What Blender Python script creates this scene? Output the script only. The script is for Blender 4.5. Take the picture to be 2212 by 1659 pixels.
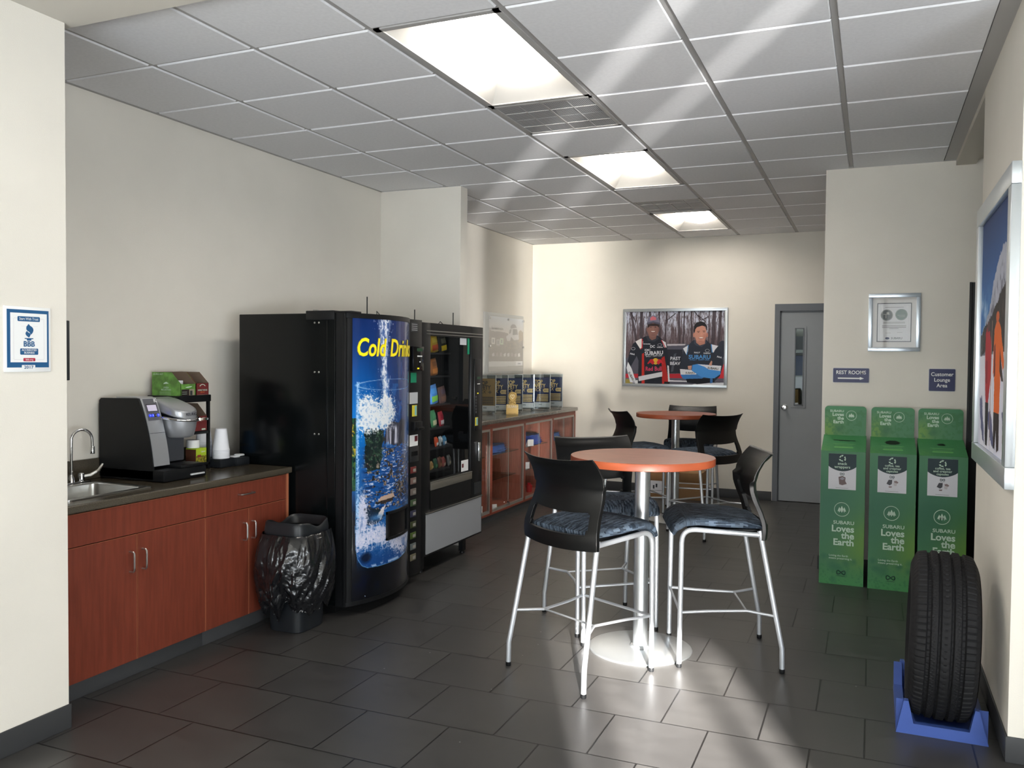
import bpy, bmesh, math, random
import numpy as np
from mathutils import Matrix, Vector
PI = math.pi
S = bpy.context.scene
for o in list(bpy.data.objects): bpy.data.objects.remove(o)
COL = S.collection

# ------------------------------------------------------------ camera, sky, sun, daylight, exposure
def look(yaw, pitch, roll):
    cy, sy, cp, sp, cr, sr = math.cos(yaw), math.sin(yaw), math.cos(pitch), math.sin(pitch), math.cos(roll), math.sin(roll)
    f = Vector((-sy*cp, cy*cp, sp)); r = Vector((cy, sy, 0)); u = r.cross(f)
    r2 = cr*r + sr*u; u2 = -sr*r + cr*u
    m = Matrix.Identity(4)
    for i in range(3): m[i][0] = r2[i]; m[i][1] = u2[i]; m[i][2] = -f[i]
    return m
cam = bpy.data.cameras.new('camera'); co = bpy.data.objects.new('camera', cam); COL.objects.link(co)
co.matrix_world = Matrix.Translation((0, 0, 1.5214)) @ look(0.401389341, -2.86754691e-02, 8.69902501e-03)
cam.sensor_width = 36; cam.lens = 36*1836.53/2212; cam.clip_start = .05; S.camera = co

W = bpy.data.worlds.new('sky'); S.world = W; W.use_nodes = True
bg = W.node_tree.nodes['Background']; bg.inputs[0].default_value = (.75, .87, 1, 1); bg.inputs[1].default_value = 1.0

def lamp(name, typ, loc, aim, energy, color=(1, 1, 1), **k):
    d = bpy.data.lights.new(name, typ); d.energy = energy; d.color = color
    for a, v in k.items(): setattr(d, a, v)
    o = bpy.data.objects.new(name, d); COL.objects.link(o); o.location = loc
    o.rotation_euler = Vector(aim).to_track_quat('-Z', 'Y').to_euler(); return o
AZ = math.radians(23.8)
def sundir(el): return (-math.sin(AZ)*math.cos(el), math.cos(AZ)*math.cos(el), -math.sin(el))
lamp('sun', 'SUN', (3, -6, 4), sundir(math.radians(18.6)), 80, (1, .95, .88), angle=math.radians(1.3))
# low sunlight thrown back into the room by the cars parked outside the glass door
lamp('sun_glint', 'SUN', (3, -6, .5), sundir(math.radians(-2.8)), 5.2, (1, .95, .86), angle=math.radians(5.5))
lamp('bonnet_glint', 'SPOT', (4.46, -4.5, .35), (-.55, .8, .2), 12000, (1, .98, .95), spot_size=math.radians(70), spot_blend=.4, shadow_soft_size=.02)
# fill lamps added in front of solid walls, in place of window daylight
lamp('fill_daylight_right', 'AREA', (4.12, -1.2, 1.5), (-1, .15, .6), 400, (.89, .95, 1), shape='RECTANGLE', size=3.4, size_y=2.3)
lamp('fill_daylight_front', 'AREA', (-.9, -2.9, 1.1), (0, 1, 1.7), 330, (.89, .95, 1), shape='RECTANGLE', size=3.6, size_y=2.3)
S.view_settings.view_transform = 'Standard'; S.view_settings.look = 'None'; S.view_settings.gamma = 1
S.view_settings.use_curve_mapping = False; S.view_settings.exposure = 0.3

# ------------------------------------------------------------ helpers
def lin(c):
    return tuple(((x/255)/12.92 if x/255 <= .04045 else ((x/255+.055)/1.055)**2.4) for x in c)
MC = {}
def mat(name, c=(200, 200, 200), rough=.5, metal=0, spec=.5, emit=None, es=1, var=0, vs=8, stretch=(1, 1, 1), bump=0, bs=60, c2=None, alpha=None, trans=0, coat=0, ior=1.45):
    if name in MC: return MC[name]
    m = bpy.data.materials.new(name); m.use_nodes = True; nt = m.node_tree; n = nt.nodes; L = nt.links
    p = n['Principled BSDF']; p.inputs['Base Color'].default_value = (*lin(c), 1)
    p.inputs['Roughness'].default_value = rough; p.inputs['Metallic'].default_value = metal
    p.inputs['Specular IOR Level'].default_value = spec; p.inputs['IOR'].default_value = ior
    if coat: p.inputs['Coat Weight'].default_value = coat; p.inputs['Coat Roughness'].default_value = .08
    if trans: p.inputs['Transmission Weight'].default_value = trans
    if emit: p.inputs['Emission Color'].default_value = (*lin(emit), 1); p.inputs['Emission Strength'].default_value = es
    tc = n.new('ShaderNodeTexCoord'); mp = n.new('ShaderNodeMapping'); mp.inputs['Scale'].default_value = stretch
    L.new(tc.outputs['Object'], mp.inputs[0])
    if var or c2:
        nz = n.new('ShaderNodeTexNoise'); nz.inputs['Scale'].default_value = vs; nz.inputs['Detail'].default_value = 4
        L.new(mp.outputs[0], nz.inputs['Vector'])
        mx = n.new('ShaderNodeMix'); mx.data_type = 'RGBA'
        cr = n.new('ShaderNodeMapRange'); cr.inputs[1].default_value = .35; cr.inputs[2].default_value = .65
        L.new(nz.outputs[0], cr.inputs[0]); L.new(cr.outputs[0], mx.inputs[0])
        a = c2 if c2 else tuple(max(0, x*(1-var)) for x in c)
        mx.inputs[6].default_value = (*lin(a), 1); mx.inputs[7].default_value = (*lin(c if c2 else tuple(min(255, x*(1+var*.5)) for x in c)), 1)
        L.new(mx.outputs[2], p.inputs['Base Color'])
    if bump:
        nb = n.new('ShaderNodeTexNoise'); nb.inputs['Scale'].default_value = bs; nb.inputs['Detail'].default_value = 3
        L.new(mp.outputs[0], nb.inputs['Vector']); b = n.new('ShaderNodeBump'); b.inputs['Strength'].default_value = bump; b.inputs['Distance'].default_value = .01
        L.new(nb.outputs[0], b.inputs['Height']); L.new(b.outputs[0], p.inputs['Normal'])
    MC[name] = m; return m
def glassmat(name, tint=(255, 255, 255), refl=1.0, rough=.0, tr=1.0):
    # thin clear pane: mostly transparent, with fresnel reflection
    if name in MC: return MC[name]
    m = bpy.data.materials.new(name); m.use_nodes = True; nt = m.node_tree; n = nt.nodes; L = nt.links; n.remove(n['Principled BSDF'])
    t = n.new('ShaderNodeBsdfTransparent'); t.inputs[0].default_value = tuple(x*tr for x in lin(tint))+(1,)
    g = n.new('ShaderNodeBsdfGlossy'); g.inputs['Roughness'].default_value = rough
    # Schlick reflectance that is the same from both sides of the pane
    lw = n.new('ShaderNodeLayerWeight'); lw.inputs[0].default_value = .5; pw = n.new('ShaderNodeMath'); pw.operation = 'POWER'; pw.inputs[1].default_value = 5; L.new(lw.outputs['Facing'], pw.inputs[0])
    f = n.new('ShaderNodeMath'); f.operation = 'MULTIPLY_ADD'; f.inputs[1].default_value = .95; f.inputs[2].default_value = .04; L.new(pw.outputs[0], f.inputs[0])
    mu = n.new('ShaderNodeMath'); mu.operation = 'MULTIPLY'; mu.inputs[1].default_value = refl; mu.use_clamp = True; L.new(f.outputs[0], mu.inputs[0])
    mx = n.new('ShaderNodeMixShader'); L.new(mu.outputs[0], mx.inputs[0]); L.new(t.outputs[0], mx.inputs[1]); L.new(g.outputs[0], mx.inputs[2])
    L.new(mx.outputs[0], n['Material Output'].inputs[0]); MC[name] = m; return m

class B:
    def __init__(s, mat=None): s.bm = bmesh.new(); s.mats = []; s.cur = 0; s.T = None; s.m(mat) if mat else None
    def m(s, mat):
        if mat not in s.mats: s.mats.append(mat)
        s.cur = s.mats.index(mat); return s
    def _done(s, fs, vs):
        for f in fs: f.material_index = s.cur
        if s.T is not None: bmesh.ops.transform(s.bm, matrix=s.T, verts=vs)
    def box(s, x0, x1, y0, y1, z0, z1, bv=0, seg=2):
        r = bmesh.ops.create_cube(s.bm, size=1); vs = r['verts']
        bmesh.ops.scale(s.bm, vec=(x1-x0, y1-y0, z1-z0), verts=vs); bmesh.ops.translate(s.bm, vec=((x0+x1)/2, (y0+y1)/2, (z0+z1)/2), verts=vs)
        if bv:
            es = list({e for v in vs for e in v.link_edges})
            r = bmesh.ops.bevel(s.bm, geom=es, offset=bv, segments=seg, affect='EDGES', profile=.5)
            vs = list({v for f in r['faces'] for v in f.verts} | {v for v in vs if v.is_valid})
        fs = {f for v in vs for f in v.link_faces}; vs = list({v for f in fs for v in f.verts}); s._done(fs, vs); return s
    def prism(s, pts, z0, z1, bv=0):
        a = [s.bm.verts.new((x, y, z0)) for x, y in pts]; b = [s.bm.verts.new((x, y, z1)) for x, y in pts]
        n = len(pts); fs = [s.bm.faces.new(a[::-1]), s.bm.faces.new(b)]
        for i in range(n): fs.append(s.bm.faces.new((a[i], a[(i+1) % n], b[(i+1) % n], b[i])))
        bmesh.ops.recalc_face_normals(s.bm, faces=fs)
        if bv:
            es = list({e for f in fs[:2] for e in f.edges})
            r = bmesh.ops.bevel(s.bm, geom=es, offset=bv, segments=2, affect='EDGES')
            vs = {v for f in r['faces'] for v in f.verts} | {v for v in a+b if v.is_valid}
            fs = {f for v in vs for f in v.link_faces}
        s._done(fs, list({v for f in fs for v in f.verts})); return s
    def face(s, pts):
        f = s.bm.faces.new([s.bm.verts.new(p) for p in pts]); s._done([f], list(f.verts)); return s
    def tube(s, pts, r, seg=10, closed=False, cap=True):
        P = [Vector(p) for p in pts]; n = len(P); R = r if isinstance(r, (list, tuple)) else [r]*n
        rings = []; up = None
        for i in range(n):
            a = P[i-1] if (i > 0 or closed) else P[i]; b = P[(i+1) % n] if (i < n-1 or closed) else P[i]
            t = (b-a).normalized()
            if up is None:
                up = Vector((0, 0, 1)) if abs(t.z) < .9 else Vector((1, 0, 0))
            x = t.cross(up).normalized(); y = x.cross(t).normalized(); up = y
            k = 1
            if 0 < i < n-1:
                c = max(-1, min(1, (P[i]-P[i-1]).normalized().dot((P[i+1]-P[i]).normalized()))); k = 1/max(.5, math.cos(math.acos(c)/2))
            rings.append([s.bm.verts.new(P[i]+(x*math.cos(2*PI*j/seg)+y*math.sin(2*PI*j/seg))*R[i]) for j in range(seg)])
        fs = []
        for i in range(n if closed else n-1):
            A, C = rings[i], rings[(i+1) % n]
            for j in range(seg): fs.append(s.bm.faces.new((A[j], A[(j+1) % seg], C[(j+1) % seg], C[j])))
        if cap and not closed: fs += [s.bm.faces.new(rings[0][::-1]), s.bm.faces.new(rings[-1])]
        bmesh.ops.recalc_face_normals(s.bm, faces=fs)
        s._done(fs, [v for g in rings for v in g]); return s
    def lathe(s, prof, seg=32, c=(0, 0, 0), sx=1, sy=1):
        rings = []
        for r, z in prof:
            if r <= 1e-6: rings.append([s.bm.verts.new((c[0], c[1], c[2]+z))])
            else: rings.append([s.bm.verts.new((c[0]+sx*r*math.cos(2*PI*j/seg), c[1]+sy*r*math.sin(2*PI*j/seg), c[2]+z)) for j in range(seg)])
        fs = []
        for A, C in zip(rings, rings[1:]):
            for j in range(seg):
                k = (j+1) % seg
                if len(A) == 1 and len(C) == 1: continue
                if len(A) == 1: fs.append(s.bm.faces.new((A[0], C[k], C[j])))
                elif len(C) == 1: fs.append(s.bm.faces.new((A[j], A[k], C[0])))
                else: fs.append(s.bm.faces.new((A[j], A[k], C[k], C[j])))
        bmesh.ops.recalc_face_normals(s.bm, faces=fs)
        s._done(fs, [v for g in rings for v in g]); return s
    def grid(s, fn, nu, nv, wrapu=False):
        V = [[s.bm.verts.new(fn(i/(nu if wrapu else nu), j/nv)) for i in range(nu if wrapu else nu+1)] for j in range(nv+1)]
        fs = []; w = len(V[0])
        for j in range(nv):
            for i in range(nu):
                k = (i+1) % w
                fs.append(s.bm.faces.new((V[j][i], V[j][k], V[j+1][k], V[j+1][i])))
        s._done(fs, [v for g in V for v in g]); return s
    def obj(s, name, parent=None, angle=35, flat=False, mods=()):
        me = bpy.data.meshes.new(name)
        if s.bm.faces: s.bm.normal_update()
        s.bm.to_mesh(me); s.bm.free()
        for m in s.mats: me.materials.append(m)
        if not flat:
            me.polygons.foreach_set('use_smooth', [True]*len(me.polygons)); me.set_sharp_from_angle(angle=math.radians(angle))
        o = bpy.data.objects.new(name, me); COL.objects.link(o)
        if parent: o.parent = parent
        return o
def tag(o, label, cat, group=None, kind=None):
    if label: o['label'] = label
    if cat: o['category'] = cat
    if group: o['group'] = group
    if kind: o['kind'] = kind
    return o
def thing(name, label, cat, M=None, group=None):
    o = bpy.data.objects.new(name, None); COL.objects.link(o); o.empty_display_size = .1
    if M is not None: o.matrix_world = M if isinstance(M, Matrix) else Matrix.Translation(M)
    return tag(o, label, cat, group)
def struct(b, name, **k): o = b.obj(name, **k); o['kind'] = 'structure'; return o
def copy_tree(o, parent=None):
    c = o.copy(); COL.objects.link(c); c.parent = parent
    for ch in list(o.children): copy_tree(ch, c)
    return c
def at(x, y, z=0, rot=0): return Matrix.Translation((x, y, z)) @ Matrix.Rotation(rot, 4, 'Z')
# frames for things hanging on walls: local x = right, y = up, z = out of the wall
def facing(loc, kind):
    R = {'-y': ((1, 0, 0), (0, 0, 1), (0, -1, 0)), '+x': ((0, 1, 0), (0, 0, 1), (1, 0, 0)), '-x': ((0, -1, 0), (0, 0, 1), (-1, 0, 0)), '-z': ((1, 0, 0), (0, -1, 0), (0, 0, -1))}[kind]
    m = Matrix.Identity(4)
    for j in range(3):
        for i in range(3): m[i][j] = R[j][i]
    return Matrix.Translation(loc) @ m
def letters(name, items, parent, T=None, mode=None, label=None):
    """items: (text, size, x, y, mat[, opts]) -> one mesh of flat lettering lying on the local xy plane"""
    bm = bmesh.new(); mats = []
    for it in items:
        t, size, x, y, m = it[:5]; op = it[5] if len(it) > 5 else {}
        cu = bpy.data.curves.new('t', 'FONT'); cu.body = t; cu.size = size; cu.align_x = op.get('al', 'CENTER'); cu.align_y = 'CENTER'
        cu.offset = op.get('b', 0)*size; cu.shear = op.get('sh', 0); cu.space_line = op.get('sl', 1); cu.resolution_u = 3; cu.extrude = op.get('ex', 0); cu.space_character = op.get('sc', 1)
        ob = bpy.data.objects.new('t', cu); COL.objects.link(ob)
        dg = bpy.context.evaluated_depsgraph_get(); me = bpy.data.meshes.new_from_object(ob.evaluated_get(dg))
        bpy.data.objects.remove(ob); bpy.data.curves.remove(cu)
        M = Matrix.Translation((x, y, op.get('z', .0012))) @ Matrix.Rotation(op.get('r', 0), 4, 'Z') @ Matrix.Diagonal((op.get('sx', 1), 1, 1, 1))
        if T is not None: M = T @ M
        me.transform(M)
        if m not in mats: mats.append(m)
        n0 = len(bm.faces); bm.from_mesh(me); bm.faces.ensure_lookup_table()
        for f in bm.faces[n0:]: f.material_index = mats.index(m)
        bpy.data.meshes.remove(me)
    me = bpy.data.meshes.new(name); bm.to_mesh(me); bm.free()
    for m in mats: me.materials.append(m)
    o = bpy.data.objects.new(name, me); COL.objects.link(o); o.parent = parent
    if label: o['label'] = label
    return o
# ---- printed pictures: colours are computed per vertex on a fine grid (print ink only)
def vnoise(x, y, seed=0):
    rng = np.random.RandomState(seed); Tb = rng.rand(64, 64)
    xi = np.floor(x).astype(int); yi = np.floor(y).astype(int); fx = x-xi; fy = y-yi
    fx = fx*fx*(3-2*fx); fy = fy*fy*(3-2*fy)
    g = lambda a, b: Tb[b % 64, a % 64]
    return (g(xi, yi)*(1-fx)+g(xi+1, yi)*fx)*(1-fy)+(g(xi, yi+1)*(1-fx)+g(xi+1, yi+1)*fx)*fy
def fbm(x, y, seed=0, o=4):
    s = 0; a = .5; t = 0
    for i in range(o): s = s+a*vnoise(x*2**i, y*2**i, seed+i); t += a; a *= .55
    return s/t
class Cv:
    def __init__(s, x0, x1, y0, y1, nx, ny):   # canvas coordinates; y0 = top, y1 = bottom
        s.nx, s.ny = nx, ny; s.X, s.Y = np.meshgrid(np.linspace(x0, x1, nx), np.linspace(y0, y1, ny)); s.C = np.zeros((ny, nx, 3)); s.x0, s.x1, s.y0, s.y1 = x0, x1, y0, y1
    def fill(s, mask, c, a=1.0):
        c = np.array(c, float)/255; k = (mask*a)[..., None] if not np.isscalar(a) or True else mask
        s.C = s.C*(1-k)+c*k
    def poly(s, pts, c, a=1.0, rough=0, seed=0):
        X, Y = s.X, s.Y
        if rough: X = X+rough*(fbm(X/rough/2, Y/rough/2, seed)-.5)*2; Y = Y+rough*(fbm(X/rough/2+9, Y/rough/2+3, seed+5)-.5)*2
        ins = np.zeros(X.shape, bool); n = len(pts)
        for i in range(n):
            xa, ya = pts[i]; xb, yb = pts[(i+1) % n]
            if ya == yb: continue
            c1 = (Y >= min(ya, yb)) & (Y < max(ya, yb)); ins ^= c1 & (X < (xb-xa)*(Y-ya)/(yb-ya)+xa)
        s.fill(ins.astype(float), c, a); return ins
    def ell(s, cx, cy, rx, ry, c, a=1.0, soft=0):
        d = ((s.X-cx)/rx)**2+((s.Y-cy)/ry)**2
        s.fill(np.clip((1-d)/soft, 0, 1) if soft else (d < 1).astype(float), c, a)
    def line(s, p, q, w, c, a=1.0):
        px, py = p; dx, dy = q[0]-p[0], q[1]-p[1]; L = max(1e-9, dx*dx+dy*dy)
        t = np.clip(((s.X-px)*dx+(s.Y-py)*dy)/L, 0, 1); d = np.hypot(s.X-px-t*dx, s.Y-py-t*dy); s.fill((d < w/2).astype(float), c, a)
    def mesh(s, name, fn, mat, parent, label=None):
        """fn(u,v)-> local coords with u,v in 0..1 (v=0 top)"""
        me = bpy.data.meshes.new(name); nx, ny = s.nx, s.ny
        vs = [fn(i/(nx-1), j/(ny-1)) for j in range(ny) for i in range(nx)]
        fs = [(j*nx+i, (j+1)*nx+i, (j+1)*nx+i+1, j*nx+i+1) for j in range(ny-1) for i in range(nx-1)]
        me.from_pydata(vs, [], fs); me.materials.append(mat)
        at_ = me.color_attributes.new('Ink', 'FLOAT_COLOR', 'POINT')
        c = np.clip(s.C, 0, 1); c = np.where(c <= .04045, c/12.92, ((c+.055)/1.055)**2.4)
        at_.data.foreach_set('color', np.concatenate([c.reshape(-1, 3), np.ones((nx*ny, 1))], 1).astype(np.float32).ravel())
        me.polygons.foreach_set('use_smooth', [True]*len(me.polygons)); me.update()
        o = bpy.data.objects.new(name, me); COL.objects.link(o); o.parent = parent
        if label: o['label'] = label
        return o
def inkmat(name, rough=.4, coat=0, emit=0):
    m = bpy.data.materials.new(name); m.use_nodes = True; n = m.node_tree.nodes; p = n['Principled BSDF']
    a = n.new('ShaderNodeAttribute'); a.attribute_name = 'Ink'; m.node_tree.links.new(a.outputs['Color'], p.inputs['Base Color'])
    p.inputs['Roughness'].default_value = rough
    if coat: p.inputs['Coat Weight'].default_value = coat; p.inputs['Coat Roughness'].default_value = .05
    if emit: m.node_tree.links.new(a.outputs['Color'], p.inputs['Emission Color']); p.inputs['Emission Strength'].default_value = emit
    return m

# ------------------------------------------------------------ materials
wallm = mat('wall_paint', (226, 221, 211), .75, spec=.25, var=.02, vs=1.5, bump=.08, bs=220)
ceilp = mat('ceiling_plaster', (205, 200, 190), .8, spec=.2, bump=.05, bs=200)
tilem = mat('ceiling_tile', (226, 226, 228), .85, spec=.2, var=.015, vs=60, bump=.04, bs=500)
teem = mat('ceiling_grid_metal', (170, 168, 166), .5, spec=.4)
basem = mat('cove_base_rubber', (62, 63, 65), .5, spec=.4)
cherry = mat('cherry_laminate', (122, 58, 42), .4, c2=(108, 50, 36), vs=7, stretch=(9, 9, .7), spec=.45)
cherryh = mat('cherry_laminate_h', (140, 70, 52), .42, c2=(124, 60, 44), vs=9, stretch=(9, .7, 9), spec=.45)
edgem = mat('cherry_edge_band', (172, 104, 74), .45)
topm = mat('speckled_worktop', (92, 84, 70), .22, c2=(54, 50, 44), vs=330, spec=.5)
steel = mat('brushed_steel', (200, 200, 198), .28, 1, bump=.02, bs=200)
chrome = mat('chrome', (225, 226, 228), .07, 1)
alum = mat('silver_paint_frame', (196, 203, 208), .32, .7)
legm = mat('silver_powder_coat', (196, 200, 206), .34, .6)
black = mat('black_plastic', (17, 18, 20), .42, spec=.4, bump=.05, bs=300)
blackg = mat('gloss_black', (10, 11, 13), .12, spec=.5)
blacks = mat('satin_black_steel', (9, 12, 13), .2, spec=.35, bump=.01, bs=30)
rubber = mat('rubber', (22, 22, 24), .7, spec=.3)
white = mat('white_print', (235, 236, 236), .5)
offw = mat('off_white_paper', (226, 224, 220), .6)
navy = mat('navy_print', (24, 35, 78), .45)
pane = glassmat('clear_pane', refl=.9)
acry = glassmat('clear_acrylic', (238, 242, 244), refl=1.3)

# ------------------------------------------------------------ the room
ZC = 2.925; YB = 9.66; XL = -3.84; YR = 6.62
GX = [-1.3905+.6096*i for i in range(-4, 4)]; GY = [4.3433+.6084*j for j in range(-3, 9)]+[YB]
fm = bpy.data.materials.new('slate_floor_tile'); fm.use_nodes = True
def floor_nodes():
    n = fm.node_tree.nodes; L = fm.node_tree.links; p = n['Principled BSDF']
    tc = n.new('ShaderNodeTexCoord'); mp = n.new('ShaderNodeMapping'); mp.inputs['Location'].default_value = (1.586, -3.1054, 0)
    L.new(tc.outputs['Object'], mp.inputs[0])
    br = n.new('ShaderNodeTexBrick'); br.offset = .5; br.offset_frequency = 2; br.squash = 1
    for k, v in (('Scale', 1), ('Mortar Size', .0038), ('Mortar Smooth', .2), ('Bias', 0), ('Brick Width', .3958), ('Row Height', .3977)): br.inputs[k].default_value = v
    br.inputs['Color1'].default_value = (*lin((58, 57, 57)), 1); br.inputs['Color2'].default_value = (*lin((64, 63, 62)), 1); br.inputs['Mortar'].default_value = (*lin((18, 17, 17)), 1)
    L.new(mp.outputs[0], br.inputs[0])
    nz = n.new('ShaderNodeTexNoise'); nz.inputs['Scale'].default_value = 3.5; nz.inputs['Detail'].default_value = 5
    m2 = n.new('ShaderNodeMapping'); m2.inputs['Scale'].default_value = (1, 3, 1); L.new(tc.outputs['Object'], m2.inputs[0]); L.new(m2.outputs[0], nz.inputs['Vector'])
    mx = n.new('ShaderNodeMix'); mx.data_type = 'RGBA'; mx.blend_type = 'MULTIPLY'; mx.inputs[0].default_value = 1
    mr = n.new('ShaderNodeMapRange'); mr.inputs[1].default_value = .3; mr.inputs[2].default_value = .7; mr.inputs[3].default_value = .86; mr.inputs[4].default_value = 1.1; L.new(nz.outputs[0], mr.inputs[0])
    L.new(br.outputs[0], mx.inputs[6]); L.new(mr.outputs[0], mx.inputs[7])
    # dried specks and scuffs
    sp = n.new('ShaderNodeTexVoronoi'); sp.inputs['Scale'].default_value = 9; L.new(tc.outputs['Object'], sp.inputs['Vector'])
    lt = n.new('ShaderNodeMath'); lt.operation = 'LESS_THAN'; lt.inputs[1].default_value = .035; L.new(sp.outputs['Distance'], lt.inputs[0])
    n3 = n.new('ShaderNodeTexNoise'); n3.inputs['Scale'].default_value = .9; L.new(tc.outputs['Object'], n3.inputs['Vector'])
    gt = n.new('ShaderNodeMath'); gt.operation = 'GREATER_THAN'; gt.inputs[1].default_value = .58; L.new(n3.outputs[0], gt.inputs[0])
    mu = n.new('ShaderNodeMath'); mu.operation = 'MULTIPLY'; L.new(lt.outputs[0], mu.inputs[0]); L.new(gt.outputs[0], mu.inputs[1])
    m3 = n.new('ShaderNodeMix'); m3.data_type = 'RGBA'; L.new(mu.outputs[0], m3.inputs[0]); L.new(mx.outputs[2], m3.inputs[6]); m3.inputs[7].default_value = (.3, .3, .29, 1)
    L.new(m3.outputs[2], p.inputs['Base Color'])
    rr = n.new('ShaderNodeMapRange'); rr.inputs[3].default_value = .30; rr.inputs[4].default_value = .42; L.new(nz.outputs[0], rr.inputs[0]); L.new(rr.outputs[0], p.inputs['Roughness'])
    b = n.new('ShaderNodeBump'); b.inputs['Strength'].default_value = .5; b.inputs['Distance'].default_value = .003; b.invert = True
    L.new(br.outputs['Fac'], b.inputs['Height']); L.new(b.outputs[0], p.inputs['Normal'])
floor_nodes()
struct(B(fm).box(-3.97, 4.3, -3.1, 11, -.1, 0), 'floor')

# ceiling: dropped tegular tiles in one mesh, metal grid in another
skip = set()
for j in (-2, -1, 0, 2, 3, 5, 6, 7): skip.add((-1, j))
b = B(tilem)
for i in range(-4, 3):
    for jj in range(12):
        j = jj-3
        if (i, j) in skip: continue
        x0, x1 = GX[i+4], GX[i+5]; y0, y1 = GY[jj], GY[jj+1]; g = .013
        z = ZC-.007
        a = [(x0+g, y0+g*.7), (x1-g, y0+g*.7), (x1-g, y1-g*.7), (x0+g, y1-g*.7)]; c = [(x+s*.005, y+t*.005) for (x, y), (s, t) in zip(a, ((1, 1), (-1, 1), (-1, -1), (1, -1)))]
        b.face([(x, y, z) for x, y in c][::-1])
        for k in range(4): b.face([(*a[k], ZC+.003), (*a[(k+1) % 4], ZC+.003), (*c[(k+1) % 4], z), (*c[k], z)])
b.box(-3.97, 4.3, -3.1, 11, ZC+.12, ZC+.2)
b.m(ceilp).box(.62, 4.3, 2.46, 9.7, ZC-.005, ZC+.1)
struct(b, 'ceiling', flat=True)
b = B(teem)
for i, x in enumerate(GX): b.box(x-.0125, x+.0125, 2.5, YB, ZC, ZC+.004) if i < 7 else b.box(x-.012, x+.065, 2.5, YR, ZC-.004, ZC+.004)
for jj, y in enumerate(GY):
    if jj-3 in (-1, 3, 6, 7): b.box(GX[0], GX[3], y-.009, y+.009, ZC+.0005, ZC+.0045).box(GX[4], GX[-1], y-.009, y+.009, ZC+.0005, ZC+.0045)
    else: b.box(GX[0], GX[-1], y-.009, y+.009, ZC+.0005, ZC+.0045)
b.box(XL, XL+.02, 2.46, YB, ZC-.006, ZC+.002); b.box(XL, -.34, YB-.02, YB, ZC-.006, ZC+.002); b.box(-.34, .5, YR-.02, YR, ZC-.006, ZC+.002); b.box(XL, -3.09, 6.17, 6.19, ZC-.006, ZC+.002)
struct(b, 'trim_1', flat=True)
struct(B(ceilp).box(-3.97, 4.3, -3.1, 2.505, 2.85, 2.98), 'ceiling_front')

struct(B(wallm).box(-3.97, XL, 2.46, 9.8, 0, 3), 'wall_left')
struct(B(wallm).box(-3.97, -3.0, -3.1, 2.46, 0, 3), 'wall_left_front')
struct(B(wallm).box(XL, -3.09, 6.19, 6.31, 0, 3), 'wall_left_wing')
b = B(wallm).box(-3.97, -.985, YB, YB+.14, 0, 3).box(-.985, .0, YB, YB+.14, 2.14, 3).box(0, .9, YB, YB+.14, 0, 3)
struct(b, 'wall_back')
struct(B(wallm).box(.78, .9, 6.76, YB, 0, 3), 'wall_back_right')
b = B(wallm).box(-.34, .6, YR, YR+.14, 0, 3).box(.6, 1.52, YR, YR+.14, 2.08, 3).box(1.52, 4.3, YR, YR+.14, 0, 3)
struct(b, 'wall_right_rear')
struct(B(wallm).box(.5, 4.3, 3.7, 4.97, 0, 3), 'wall_right')
struct(B(ceilp).box(.5, .62, 4.97, YR, 2.885, 3), 'trim_2')
struct(B(wallm).box(4.2, 4.3, -3.1, 9.7, 0, 3), 'wall_right_side')
b = B(wallm); z1 = 3.0; y0, y1 = -3.1, -3.0
b.box(-3.97, 1.61, y0, y1, 0, z1).box(1.61, 2.64, y0, y1, 2.85, z1).box(2.64, 3.38, y0, y1, 0, z1).box(3.38, 3.458, -3.008, -3, 0, z1).box(3.476, 3.562, -3.008, -3, 0, z1).box(3.576, 3.66, -3.008, -3, 0, z1).box(3.66, 4.3, y0, y1, 0, z1)
b.box(3.458, 3.476, -3.008, -3, 0, .35).box(3.562, 3.576, -3.008, -3, 0, .35).box(3.458, 3.476, -3.008, -3, 1.15, z1).box(3.562, 3.576, -3.008, -3, 1.15, z1)  # slits added to cut the glint lamp into streaks on the ceiling
struct(b, 'wall_front')
b = B(mat('door_aluminium', (90, 92, 95), .4, .6))
b.box(1.61, 1.69, -3.09, -3.01, 0, 2.85).box(2.59, 2.64, -3.09, -3.01, 0, 2.85).box(1.765, 1.83, -3.08, -3.02, 0, 2.85).box(2.385, 2.45, -3.08, -3.02, 0, 2.85).box(1.61, 2.64, -3.09, -3.01, 2.79, 2.85).box(1.66, 2.59, -3.08, -3.02, 0, .03)
b.m(pane).box(1.66, 2.59, -3.055, -3.05, .03, 2.79)
struct(b, 'door_3')
panem = mat('added_pane', (225, 230, 232), .5)  # opaque panes and frames added behind the fill lamps; the walls have no opening
for nm, M, w in (('added_window_1', facing((4.195, -1.2, 1.5), '-x'), 3.5), ('added_window_2', facing((-.9, -2.995, 1.5), '-y') @ Matrix.Rotation(PI, 4, 'Y'), 3.6)):
    b = B(panem).box(-w/2, w/2, -1.15, 1.15, 0, .01); b.m(mat('door_aluminium'))
    n = 5
    for k in range(n+1): x = -w/2+w*k/n; b.box(x-.03, x+.03, -1.18, 1.18, 0, .03)
    for s in (-1.18, 1.12): b.box(-w/2-.03, w/2+.03, s, s+.06, 0, .03)
    o = struct(b, nm); o.matrix_world = M
def base(name, boxes):
    b = B(basem)
    for q in boxes: b.box(*q, 0, .1, bv=.003)
    struct(b, name)
base('baseboard_left_front', [(-3.0, -2.992, -3, 2.468), (-3.2, -2.992, 2.46, 2.468)])
base('baseboard_back', [(-3.26, -1.0, 9.652, 9.66)])
base('baseboard_right_rear', [(-.35, .6, 6.612, 6.62), (-.35, -.342, 6.612, 6.77)])
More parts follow.
